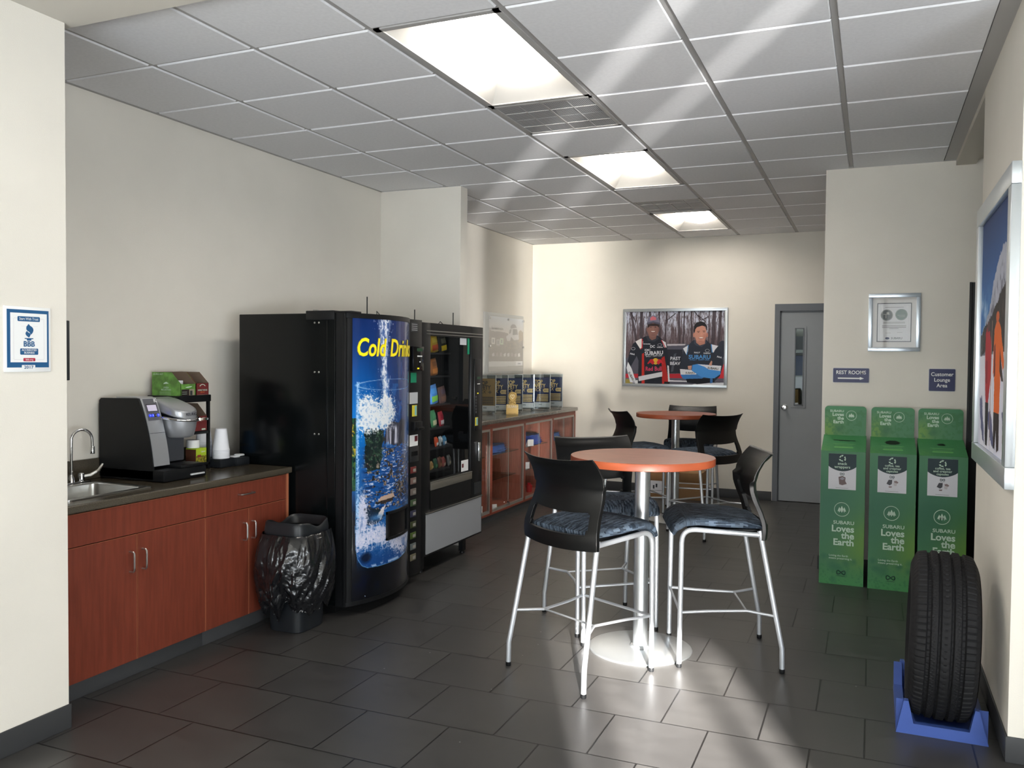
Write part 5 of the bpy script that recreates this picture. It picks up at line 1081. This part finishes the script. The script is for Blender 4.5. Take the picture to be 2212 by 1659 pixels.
def bin_(x0, yf, label, l1, hole, seed, rot=0):
    t = thing('recycling_box', label, 'recycling box', at(x0, yf, 0, rot), 'green cardboard recycling boxes')
    w, d, hf, hb = .284, .345, .915, 1.0
    card_ = mat('green_card', (68, 132, 88), .5); ins = mat('bin_inside', (20, 26, 22), .8)
    b = B(card_).box(0, .004, 0, d, 0, hf-.002).box(w-.004, w, 0, d, 0, hf-.002).box(0, w, d-.004, d, 0, hb).box(0, w, .0012, .004, 0, hf-.002).box(.002, w-.002, .002, d-.002, .0, .004)
    for x in (0, w-.004): b.face([(x, 0, hf-.002), (x, d, hf-.002), (x, d, hb)]).face([(x+.004, 0, hf-.002), (x+.004, d, hb), (x+.004, d, hf-.002)])
    b.obj('carton', t)
    F = Matrix.Rotation(PI/2, 4, 'X')    # local xy -> front face (x, z)
    c = greens(0, w, hf, 0, 60, 190, 'front', seed); c.mesh('front_print', lambda u, v: (w*u, -.0004, hf*(1-v)), INKC, t)
    # sloping lid with the drop hole
    sl = math.hypot(hb-hf, d); c = greens(0, w, sl, 0, 40, 50, 'lid', seed); c.fill(1.+0*c.X, (70, 142, 88), .75)
    hx, hy, ra, rb = w/2, sl*.66, *hole
    c.ell(hx, hy, ra, rb, (14, 16, 15))
    c.mesh('lid_print', lambda u, v: (w*u, d*(1-v), hf+(hb-hf)*(1-v)), INKC, t)
    Tl = Matrix(((1, 0, 0, 0), (0, d/sl, 0, 0), (0, (hb-hf)/sl, 0, hf), (0, 0, 0, 1))); Tl[1][2] = -(hb-hf)/sl; Tl[2][2] = d/sl
    b = B(txg); b.T = Tl
    for yy, ww, hh in ((hy-.078, .072, .004), (hy-.088, .06, .003), (hy-.115, .055, .003)): b.box(w/2-ww, w/2+ww, yy, yy+hh, .0006, .001)
    b.m(mat('lid_pale', (110, 178, 104), .5)).prism([(x+w/2, y+hy-.15) for x, y in rrect(.125, .03, .012)], .0006, .001); b.obj('lid_text', t)
    # back header panel
    z0, z1 = hb-.005, 1.208
    P = [(.0+.005, z0), (w-.005, z0), (w-.003, z1-.03)]+[(w-.028+.025*math.cos(a), z1-.025+.025*math.sin(a)) for a in [PI/2*k/5 for k in range(6)]]+[(.028+.025*math.cos(a), z1-.025+.025*math.sin(a)) for a in [PI/2+PI/2*k/5 for k in range(6)]]
    b = B(card_); b.T = Matrix.Translation((0, d, 0)) @ F; b.prism(P, 0, .005); b.obj('header_panel', t)
    c = greens(.006, w-.006, z1-.026-z0+0, 0, 60, 40, 'hdr', seed)
    c.mesh('header_print', lambda u, v: (.006+(w-.012)*u, d-.0056, z0+(z1-.026-z0)*(1-v)), INKC, t)
    TH = Matrix.Translation((0, d-.0056, 0)) @ F; TF = Matrix.Translation((0, -.0008, 0)) @ F
    letters('lettering', [('SUBARU', .022, .132, 1.172, palew, {'al': 'RIGHT', 'sx': 1.15, 'b': .015, 'z': .001}), ('Loves', .033, .132, 1.147, palew, {'al': 'RIGHT', 'b': .03, 'z': .001}), ('the', .033, .132, 1.121, palew, {'al': 'RIGHT', 'b': .03, 'z': .001}), ('Earth', .033, .132, 1.094, palew, {'al': 'RIGHT', 'b': .03, 'z': .001})], t, TH)
    letters('lettering', [('SUBARU', .033, .221, .427, palew, {'al': 'RIGHT', 'sx': 1.1, 'b': .015, 'z': .001}), ('Loves', .062, .221, .384, palew, {'al': 'RIGHT', 'b': .028, 'z': .001}), ('the', .062, .221, .338, palew, {'al': 'RIGHT', 'b': .028, 'z': .001}), ('Earth', .062, .221, .291, palew, {'al': 'RIGHT', 'b': .028, 'z': .001}), ('Loving the Earth\nmeans preserving it.', .0185, .062, .19, palew, {'al': 'LEFT', 'b': .008, 'z': .001})], t, TF)
    b = B(palew); tree_badge(b, .182, 1.142, .034, palew, TH); tree_badge(b, .140, .518, .047, palew, TF); infin(b, .142, .085, .027, inkg, TF); b.obj('badge', t)
    # label
    b = B(liteb).box(.050, .226, -.003, -.0006, .655, .899); b.T = Matrix.Translation((0, -.003, 0)) @ F; b.m(dgr)
    zc_ = .812
    b.prism([(.050, .899), (.226, .899)][::-1]+[(.050+.176*k/12, zc_-.032*math.sin(PI*k/12)**.8) for k in range(13)], 0, .0006); b.T = None
    TL = Matrix.Translation((0, -.0036, 0)) @ F; recyc(b, .138, .868, .024, palew, TL); infin(b, .138, .762, .0135, dgr, TL)
    b.T = TL
    if l1.startswith('snack'): b.m(mat('brown_wrap', (96, 74, 72), .4)).prism([(.115, .74), (.14, .748), (.16, .738), (.158, .715), (.168, .695), (.14, .685), (.12, .69), (.118, .71)], .0002, .001).m(mat('wrap_grey', (140, 136, 146), .4)).prism([(.12, .728), (.14, .742), (.157, .73), (.14, .72)], .001, .0014)
    else: b.m(mat('pod_dark', (52, 50, 58), .4)).prism([(.105, .715), (.118, .742), (.14, .742), (.138, .715), (.125, .705)], .0002, .001).m(mat('pod_mid', (130, 110, 112), .4)).prism([(.15, .735), (.165, .738), (.178, .728), (.172, .72), (.152, .724)], .0002, .001).prism([(.118, .698), (.138, .70), (.136, .69), (.12, .69)], .0002, .001).m(mat('pod_pale', (190, 184, 188), .4)).prism([(.148, .722), (.17, .72), (.166, .702), (.15, .704)], .0002, .001)
    b.m(mat('grey_ink')).box(.098, .178, .664, .666, .0002, .0006); b.T = None
    b.obj('label_sheet', t)
    lines = l1.split('\n')
    letters('lettering', [(s_, .0265 if len(lines) == 2 else .0215, .138, (.832 if len(lines) == 2 else .836)-k*(.0235 if len(lines) == 2 else .0185), palew, {'z': .001, 'b': .012}) for k, s_ in enumerate(lines)], t, TL)
    return t
bin_(-.318, 6.205, 'leftmost green recycling box, labelled snack wrappers, with a slot', 'snack\nwrappers', (.078, .011), 3, .0)
bin_(-.008, 6.19, 'middle green recycling box for coffee capsules with the widest round hole', 'coffee, tea\nand creamer\ncapsules', (.048, .045), 17, .0)
bin_(.292, 6.18, 'rightmost green recycling box, small hole, partly behind the tire', 'coffee, tea\nand creamer\ncapsules', (.026, .024), 29, .0)

# ------------------------------------------------------------ display tire on a blue stand
t = thing('tire', 'upright black car tire on a blue stand against the right wall', 'tire', Matrix.Translation((.29, 4.055, .36)) @ Matrix.Rotation(.03, 4, 'Y') @ Matrix.Rotation(-.02, 4, 'Z'))
R0 = .352; hw = .124; NS = 400
prof = []
for k in range(49):
    x = -hw+2*hw*k/48; s = abs(x)/hw; r = R0-.002-.018*s**3 - (.03*max(0, s-.86)/.14 if s > .86 else 0)
    groove = any(abs(x-g) < .0052 for g in (-.062, -.021, .021, .062))
    prof.append((x, r-.010 if groove else r))
b = B(rubber)
side = [(-hw-.004, R0-.062), (-hw-.006, R0-.10), (-hw+.012, .225), (-hw+.03, .21)]; sideR = [(-x, r) for x, r in side][::-1]
full = side[::-1]+prof+sideR
full = [(x, r) for x, r in full]
def tread(i, x, r):
    a = 2*PI*i/NS
    if abs(x) > hw*.99: return r
    if abs(x) > .066: return r-.004 if ((i*1.0+x*14) % 5) < 1 and r > R0-.06 else r
    if abs(x) > .025: return r-.0035 if ((i+x*330) % 5) < 1 else r
    if abs(x) < .017: return r-.003 if ((i+abs(x)*190) % 5) < 1 else r
    return r
V = [[b.bm.verts.new((x, tread(i, x, r)*math.cos(2*PI*i/NS), tread(i, x, r)*math.sin(2*PI*i/NS))) for x, r in full] for i in range(NS)]
for i in range(NS):
    A_, C_ = V[i], V[(i+1) % NS]
    for k in range(len(full)-1): b.bm.faces.new((A_[k], C_[k], C_[k+1], A_[k+1]))
bmesh.ops.recalc_face_normals(b.bm, faces=b.bm.faces[:]); b.obj('tread', t, angle=28)
b = B(rubber)
def innr(u, v): a = 2*PI*u; x = -.085+.17*v; r = .21+.085*math.sin(PI*v); return (x*1.1, r*math.cos(a), r*math.sin(a))
b.grid(innr, 80, 12, wrapu=True); b.obj('inner_liner', t, angle=60)
bm_ = mat('blue_plastic', (62, 86, 156), .4, var=.05, vs=6)
t = thing('tire_stand', 'blue plastic stand cradling the tire on the floor', 'stand', (0, 0, 0))
X0, X1 = .115, .452
for yA, yB in ((3.815, 3.845), (4.32, 4.35)):
    sb = B(bm_); sb.T = Matrix.Translation((0, yB, 0)) @ Matrix.Rotation(PI/2, 4, 'X')
    sb.prism([(X0, 0), (X1, 0), (X1-.035, .135), (X1-.05, .135), (X1-.068, .045), (X0+.065, .045), (X0+.045, .135), (X0+.028, .135)], 0, yB-yA); sb.T = None; sb.obj('end_cradle', t)
sb = B(bm_)
for x0, x1 in ((X0, X0+.035), (X1-.035, X1)): sb.T = Matrix(((0, 0, 1, x0), (1, 0, 0, 0), (0, 1, 0, 0), (0, 0, 0, 1))); sb.prism([(3.846, 0), (4.319, 0), (4.319, .13), (4.24, .05), (3.93, .05), (3.846, .13)], 0, x1-x0)
sb.T = None; sb.box(X0+.036, X1-.036, 3.846, 4.319, 0, .006); sb.obj('side_rail', t)

# ------------------------------------------------------------ trash can with black liner
t = thing('trash_can', 'black plastic trash can with a loose shiny black liner, before the drinks machine', 'trash can', at(-2.985, 3.935, 0))
def sq(a, hx, hy, p): c_, s_ = math.cos(a), math.sin(a); k = (abs(c_)**p+abs(s_)**p)**(-1/p); return hx*c_*k, hy*s_*k
can = mat('can_plastic', (26, 29, 33), .4, spec=.5)
b = B(can)
lev = [(0, .92), (.004, .95), (.03, .955), (.5, 1.06), (.535, 1.07)]
def cg(u, v):
    k = v*(len(lev)-1); i = min(int(k), len(lev)-2); f = k-i; z = lev[i][0]+(lev[i+1][0]-lev[i][0])*f; s = lev[i][1]+(lev[i+1][1]-lev[i][1])*f
    x, y = sq(2*PI*u, .118*s, .132*s, 5); return (x, y, z)
b.grid(cg, 64, 12, wrapu=True); b.bm.verts.ensure_lookup_table(); b.bm.faces.new([b.bm.verts[i] for i in range(64)][::-1]); b.obj('body', t, angle=40)
b = B(can)
def lid(u, v):
    a = 2*PI*u; x, y = sq(a, .139, .152, 5)
    sag = .035*math.exp(-((y-.02)/.07)**2)*(abs(x) > .1)
    zs_ = [(.525, 1.0), (.56, 1.0), (.605-sag, .965), (.612-sag, .93), (.60-sag, .88), (.56, .83)]
    k = v*(len(zs_)-1); i = min(int(k), len(zs_)-2); f = k-i; z = zs_[i][0]+(zs_[i+1][0]-zs_[i][0])*f; s = zs_[i][1]+(zs_[i+1][1]-zs_[i][1])*f
    return (x*s, y*s, z)
b.grid(lid, 96, 15, wrapu=True); b.obj('lid_rim', t, angle=50)
bagm = mat('bin_liner_plastic', (18, 19, 22), .22, spec=.6, coat=.3)
b = B(bagm); rs = np.random.RandomState(4)
UU, VV = np.meshgrid(np.linspace(0, 1, 260, endpoint=False), np.linspace(0, 1, 110)); 
AN = UU*2*PI
def loopn(sc, sv, seed): return fbm((np.cos(AN)*sc+50), (np.sin(AN)*sc+20+VV*sv), seed, 4)
n1 = loopn(3.0, 2.0, 1); n2 = loopn(7.0, 6.0, 2); n3 = loopn(14, 14, 5)
fold = np.abs(n2-.5)*2; crease = np.abs(n3-.5)*2
vert = np.sin(AN*13+6*n1)*.5+.5
hem = .10+.09*(loopn(2.2, 0, 9)-.45)*2+.02*np.sin(AN*9)
for_r = .012+.062*np.sin(PI*np.clip(VV*1.02, 0, 1))**.8*(.35+n1*1.3)+.03*fold*VV+.012*vert*np.clip(1-VV*1.4, 0, 1)+.014*crease*VV
co_ = []
for j in range(110):
    for i in range(260):
        a = AN[j, i]; hx, hy = .142-.012*VV[j, i], .155-.012*VV[j, i]; x, y = sq(a, hx, hy, 4.5); L_ = math.hypot(x, y); r = for_r[j, i]
        if y > 0: r *= .55
        if x < 0: r *= .75
        z = .545+(hem[j, i]-.545)*VV[j, i]+.012*(n2[j, i]-.5)*(VV[j, i] > .05)
        co_.append((x*(1+r/L_), y*(1+r/L_), max(.012, z)))
vs_ = [b.bm.verts.new(p) for p in co_]
for j in range(109):
    for i in range(260): k = (i+1) % 260; b.bm.faces.new((vs_[j*260+i], vs_[(j+1)*260+i], vs_[(j+1)*260+k], vs_[j*260+k]))
b.obj('bin_liner', t, angle=70)

# ------------------------------------------------------------ coffee station
zt = .8682
t = thing('coffee_maker', 'black and silver single-cup coffee maker on the left worktop', 'coffee maker', (0, 0, 0))
# side profile in (x, z); front faces +x
def sidep(ins=0): return [(-3.814, zt+.012), (-3.814, 1.285), (-3.80, 1.298), (-3.555+ins, 1.302)]+[tuple(p[:2]) for p in bez([(-3.535+ins, 1.30, 0), (-3.50+ins, 1.23, 0), (-3.455+ins, 1.10, 0), (-3.437+ins, .948, 0)], 10)]+[(-3.437+ins, .948), (-3.434, .945), (-3.434, zt+.012)]
TP = lambda y: Matrix(((1, 0, 0, 0), (0, 0, 1, y), (0, 1, 0, 0), (0, 0, 0, 1)))
b = B(black); b.T = TP(3.325); b.prism(sidep(0), 0, .012); b.obj('side_cover', t, angle=25)
silv = mat('machine_silver', (168, 170, 174), .32, .45, bump=.02, bs=300); silvd = mat('machine_grey', (96, 98, 104), .35, .5)
b = B(silv); b.T = TP(3.335); ps = [(x, z) for x, z in sidep(.004)]; b.prism([(-3.70, .95), (-3.70, 1.306)]+[(-3.56, 1.308)]+[p for p in sidep(.004)[4:-2]], 0, .105); b.obj('front_column', t, angle=25)
b = B(black); b.T = TP(3.34); b.prism([(-3.812, zt+.012), (-3.812, 1.29), (-3.56, 1.295), (-3.52, 1.16), (-3.53, .95), (-3.53, zt+.012)], 0, .29); b.T = None
b.box(-3.812, -3.36, 3.325, 3.63, zt+.002, .93, bv=.006); b.box(-3.54, -3.365, 3.45, 3.62, .93, .945, bv=.003)
b.m(mat('light_grip', (200, 202, 204), .35)).box(-3.364, -3.35, 3.51, 3.61, .886, .895, bv=.003); b.obj('base', t)
F_ = [tuple(p[:2]) for p in bez([(-3.535, 1.30, 0), (-3.50, 1.23, 0), (-3.455, 1.10, 0), (-3.437, .948, 0)], 40)]
def onfront(s, off):  # s metres from the top along the curve
    acc = 0
    for a, c_ in zip(F_, F_[1:]):
        l = math.hypot(c_[0]-a[0], c_[1]-a[1])
        if acc+l >= s: f = (s-acc)/l; tx, tz = (c_[0]-a[0])/l, (c_[1]-a[1])/l; return (a[0]+(c_[0]-a[0])*f-tz*off+.004, a[1]+(c_[1]-a[1])*f+tx*off)
        acc += l
    return F_[-1]
def curved(b, s0, s1, y0, y1, off, n=6):
    b.grid(lambda u, v: (onfront(s0+(s1-s0)*v, off)[0], y0+(y1-y0)*u, onfront(s0+(s1-s0)*v, off)[1]), 4, n); return b
curved(B(mat('panel_grey', (92, 92, 98), .4)), .004, .125, 3.345, 3.432, .0015, 8).obj('control_panel', t)
b = B(mat('lcd_frame', (44, 44, 50), .4)); curved(b, .034, .078, 3.354, 3.424, .0025); b.m(mat('lcd_lilac', (196, 190, 206), .3, emit=(190, 180, 210), es=.25)); curved(b, .04, .074, 3.358, 3.42, .0035); b.obj('display_screen', t)
blu_led = mat('blue_led', (40, 60, 240), .3, emit=(40, 60, 255), es=1.2)
for k in range(4):
    y = 3.362+k*.0185; p = onfront(.098, .003); b = B(blu_led if k != 2 else black); b.T = Matrix.Translation((p[0], y, p[1])) @ Matrix.Rotation(PI/2-.3, 4, 'Y'); b.lathe([(0, 0), (.0075, 0), (.007, .003), (0, .0035)], 18); b.m(white).box(-.0015, .0015, -.004, .004, .0035, .004); b.obj('button', t)
b = B(mat('seam_dark', (30, 30, 32), .5)); curved(b, .192, .194, 3.336, 3.440, .0012, 1); b.obj('panel_seam', t)
p = onfront(.016, .002); o = letters('logo', [('K', .03, 0, 0, white, {'b': .02})], t, Matrix.Translation((p[0], 3.424, p[1])) @ Matrix.Rotation(-.35, 4, 'Y') @ facing((0, 0, 0), '+x'))
# brew head
b = B(silv)
HX0, HX1, HYc = -3.60, -3.375, 3.535
def head(u, v):
    # v along x, u around section
    x = HX0+(HX1-HX0)*v; a = 2*PI*u; w_ = .085 if v < .7 else .085*math.sqrt(max(.02, 1-((v-.7)/.3)**2))
    ztop = 1.30-.075*v**1.5; zbot = 1.235-.05*v; m_ = (ztop+zbot)/2; h_ = (ztop-zbot)/2
    c_, s_ = math.cos(a), math.sin(a); return (x, HYc+w_*math.copysign(abs(c_)**.3, c_), m_+h_*math.copysign(abs(s_)**.4, s_))
b.grid(head, 40, 24, wrapu=True); b.bm.verts.ensure_lookup_table(); b.bm.faces.new([b.bm.verts[24*40+i] for i in range(40)]); bmesh.ops.recalc_face_normals(b.bm, faces=b.bm.faces[:]); b.obj('brew_head', t, angle=60)
B(silv).lathe([(0, 1.085), (.055, 1.086), (.07, 1.095), (.082, 1.14), (.088, 1.182), (.088, 1.188), (.0, 1.19)], 40, (-3.455, HYc, 0)).obj('pod_holder', t, angle=50)
b = B(silvd).box(-3.6, -3.50, HYc-.08, HYc+.08, .95, 1.2, bv=.01); b.obj('rear_column', t)
b = B(chrome); hp_ = [(-3.56, HYc-.094, 1.205)]+[(-3.455+.105*math.cos(a), HYc+.097*math.sin(a), 1.192-.012*math.cos(a)) for a in [-PI/2+PI*k/14 for k in range(15)]]+[(-3.56, HYc+.094, 1.205)]
b.tube(hp_, .0075, 8); b.prism([(-3.352, HYc+.03), (-3.335, HYc+.05), (-3.34, HYc+.09), (-3.39, HYc+.085)], 1.178, 1.19, bv=.002); b.obj('lift_handle', t, angle=60)
letters('brand_lettering', [('KEURIG', .02, 0, 0, dkink, {'b': .02, 'sx': 1.1})], t, Matrix.Translation((-3.381+.006, HYc+.0, 1.212)) @ facing((0, 0, 0), '+x'))
# pod rack
t = thing('pod_rack', 'black two-shelf rack behind the coffee maker holding pod cartons', 'rack', (0, 0, 0))
RX0, RX1, RY0, RY1 = -3.814, -3.575, 3.66, 3.895
for x in (RX0, RX1-.018):
    for y in (RY0, RY1-.016): B(black).box(x, x+.018, y, y+.016, zt, 1.285, bv=.002).obj('upright', t)
for z in (.89, 1.075, 1.272): B(black).box(RX0, RX1, RY0, RY1, z, z+.018, bv=.003).obj('shelf', t)
B(black).box(RX1-.01, RX1+.004, RY0-.004, RY1+.004, 1.262, 1.302, bv=.004).box(RX0, RX1, RY0-.006, RY0+.004, 1.262, 1.30, bv=.003).obj('top_tray_edge', t)
def podbox(label, x1, y0, y1, z, h, hf, L_, cmain, cdark, kind):
    t = thing('pod_carton', label, 'carton', (0, 0, 0), 'open coffee pod cartons'); x0 = x1-L_
    m1 = mat('carton_'+kind, cmain, .5, var=.18 if kind == 'green' else .05, vs=25); inn = mat('carton_inside', (112, 94, 80), .8); e = .002
    P = [(x0, z), (x1, z), (x1, z+hf), (x1-(L_*.32), z+h), (x0, z+h)]
    for y, nm in ((y0, 'side_panel'), (y1-e, 'side_panel')):
        b = B(m1); b.T = TP(y); b.prism(P, 0, e); b.T = None
        b.obj(nm, t)
    b = B(inn).box(x0, x1-e, y0+e, y1-e, z, z+e).box(x0, x0+e, y0+e, y1-e, z, z+h); b.obj('inner_panel', t)
    b = B(inn); b.T = TP(y0+e+.0003); b.prism(P, 0, .0006); b.T = TP(y1-e-.0009); b.prism(P, 0, .0006); b.T = None; b.obj('inner_lining', t)
    b = B(m1).box(x1-e, x1, y0, y1, z, z+hf); b.obj('front_panel', t)
    return t
g = podbox('open green coffee pod carton on top of the black rack', -3.578, 3.668, 3.782, 1.291, .142, .076, .215, (104, 152, 70), (30, 30, 30), 'green')
T1 = facing((-3.578, 3.725, 1.291), '+x'); T0 = facing((-3.686, 3.668, 1.291), '-y')
letters('lettering', [('GREEN', .0125, 0, .055, palew, {'b': .01}), ('MOUNTAIN', .0135, 0, .042, palew, {'b': .01}), ('KEURIG HOT', .013, -.06, .13, palew)], g, T0)
b = B(palew); b.T = T0; b.prism([(-.02, .075), (.02, .078), (.0, .088), (-.018, .08)], .0005, .001)
for k in range(4): b.box(-.05, .035, .012+.006*k, .0128+.006*k, .0005, .001)
b.T = T1; b.prism([(-.025, .056), (-.01, .06), (.03, .064), (.02, .058), (-.01, .054)], .0005, .001); b.m(mat('label_black', (38, 28, 26), .5)).box(-.052, .006, .002, .046, .0005, .001); b.m(mat('photo_tan', (150, 140, 120), .5)).box(.006, .045, .002, .046, .0005, .001); b.m(mat('photo_dk', (50, 54, 56), .5)).box(.012, .03, .012, .038, .001, .0013); b.m(palew)
for k in range(3): b.box(-.048, -.012, .008+.011*k, .0095+.011*k, .001, .0014)
b.obj('printed_marks', g)
g2 = podbox('open maroon coffee pod carton beside the green one', -3.578, 3.785, 3.885, 1.291, .142, .078, .215, (112, 44, 44), (30, 30, 30), 'maroon')
T2 = facing((-3.578, 3.835, 1.291), '+x')
letters('lettering', [('DONUT HOUSE', .0125, 0, .038, palew, {'b': .015, 'sx': .85}), ('DECAF', .011, 0, .026, mat('orange_print', (220, 120, 60), .5), {'b': .01})], g2, T2)
b = B(palew); b.T = T2; b.tube([(.024*math.cos(a), .053+.018*math.sin(a), .001) for a in [PI*.15+PI*.7*k/10 for k in range(11)]], .002, 5).box(-.04, .04, .010, .0115, .0005, .001).box(.01, .045, .003, .006, .0005, .001); b.obj('printed_marks', g2)
tag(B(mat('pod_white', (230, 232, 236), .4)).box(-3.70, -3.65, 3.70, 3.76, 1.294, 1.385, bv=.002).obj('pod_sleeve'), 'white pod sleeve standing inside the green carton', 'sleeve')
g3 = podbox('maroon coffee pod carton on the lower rack shelf behind the brew head', -3.58, 3.72, 3.872, 1.094, .155, .085, .215, (112, 44, 44), (30, 30, 30), 'maroon')
b = B(palew); b.T = facing((-3.58, 3.80, 1.094), '+x'); b.tube([(.01+.018*math.cos(a), .05+.012*math.sin(a), .001) for a in [PI*.15+PI*.7*k/10 for k in range(11)]], .0016, 5).box(.03, .06, .004, .012, .0005, .001); b.obj('printed_marks', g3)
t = thing('tea_carton', 'small lime green tea carton on the bottom rack shelf', 'carton', (0, 0, 0))
b = B(mat('lime_card', (170, 196, 44), .5)).box(-3.66, -3.584, 3.79, 3.872, .9085, .992); b.m(mat('tea_side', (96, 60, 46), .5)).box(-3.66, -3.5845, 3.788, 3.79, .9085, .985); b.m(mat('tea_photo', (176, 160, 50), .5, c2=(60, 66, 20), vs=80)).box(-3.584, -3.5835, 3.792, 3.871, .9085, .948); b.m(mat('tea_badge', (140, 60, 56), .5)).box(-3.5835, -3.583, 3.80, 3.828, .94, .954); b.obj('carton_body', t)
letters('lettering', [('Lipton', .013, 0, 0, white, {'b': .01})], t, facing((-3.5838, 3.845, .972), '+x'))
b = B(white).lathe([(.0, 0), (.036, 0), (.036, .045), (.0, .045)], 28, (-3.64, 3.825, .9925)); tag(b.obj('paper_roll'), 'white round canister standing on the lime tea carton', 'canister')
# cup organiser
t = thing('cup_organizer', 'low black organizer tray with round lids on the right of the worktop', 'organizer', (0, 0, 0))
b = B(can).box(-3.76, -3.507, 3.905, 4.03, zt, .922, bv=.01).box(-3.75, -3.49, 4.025, 4.14, zt, .918, bv=.008); b.obj('tray', t)
foam = mat('foam_cup_white', (232, 234, 240), .5)
def cupstack(label, x, y, z, n, s=1.0, m_=foam, g='stacks of disposable cups'):
    t = thing('cup_stack', label, 'cups', (x, y, z), g)
    for k in range(n):
        z0 = k*.0085*s; b = B(m_)
        b.lathe([(.0445*s, z0), (.0455*s, z0), (.0455*s, z0+.006*s), (.0435*s, z0+.008*s), (.030*s, z0+.118*s), (.027*s, z0+.12*s), (0, z0+.12*s)], 36); b.obj('cup', t, angle=40)
    return t
cupstack('short stack of white foam cups upside down on the black organizer', -3.556, 3.963, .9225, 6, 1.08)
cupstack('tall white cup stack at the wall behind the pod rack', -3.69, 3.965, .9225, 11, 1.05)
t = cupstack('blue and white paper cups behind the foam cup stack', -3.66, 4.085, .9185, 6, .9, mat('paper_cup_blue', (96, 150, 206), .5)); 
for k, (x, y) in enumerate(((-3.545, 4.068), (-3.545, 4.108))):
    tag(B(mat('lid_clear', (206, 208, 210), .25)).lathe([(0, .003), (.026, .003), (.028, .001), (.03, .0), (.031, .004), (.027, .008), (.0, .006)], 28, (x, y, .9185+k*.006)).obj('cup_lid'), ('pale round lid lying nearest the cup stack', 'pale round lid lying farther along the organizer')[k], 'lid')
tag(B(mat('stir_wood', (196, 176, 130), .7)).tube([(-3.72, 4.10, .952), (-3.64, 4.12, .975)], .004, 6).tube([(-3.71, 4.11, .952), (-3.63, 4.11, .97)], .004, 6).tube([(-3.72, 4.12, .955), (-3.64, 4.125, .978)], .003, 6).obj('stir_sticks'), 'pale wooden stir sticks poking out of the organizer', 'stir sticks')

# ------------------------------------------------------------ cartons against the back wall
cb = mat('cardboard', (150, 114, 78), .8, var=.06, vs=5)
def carton(label, x0, x1, y0, y1, z0, z1, lab=None):
    t = thing('cardboard_carton', label, 'carton', (0, 0, 0), None)
    B(cb).box(x0, x1, y0, y1, z0, z1, bv=.003).obj('carton_body', t)
    B(mat('packing_tape', (176, 146, 100), .3)).box(x0-.0005, x1+.0005, (y0+y1)/2-.025, (y0+y1)/2+.025, z1, z1+.0008).obj('tape', t)
    if lab:
        b = B(liteb).box(lab[0], lab[1], y0-.001, y0, lab[2], lab[3]); b.m(dkink)
        for k in range(4): b.lathe([(0, .002), (.014, .002), (.014, 0)], 6, (0, 0, 0)) if 0 else None
        for k, (x, z) in enumerate(((.1, .7), (.3, .62), (.22, .5))):
            X_ = lab[0]+(lab[1]-lab[0])*x*2; Z_ = lab[2]+(lab[3]-lab[2])*z; b.box(X_, X_+.018, y0-.0016, y0-.001, Z_-.02, Z_+.02)
        b.box(lab[0]+.01, lab[1]-.01, y0-.0016, y0-.001, lab[2]+.03, lab[2]+.034).obj('label_sheet', t)
    return t
carton('brown carton with a white label, lower one behind the far table', -2.34, -1.70, 9.30, 9.62, 0, .195, (-2.32, -2.12, .05, .19))
carton('flat brown carton on top of the lower one by the back wall', -2.33, -1.70, 9.30, 9.62, .196, .295)
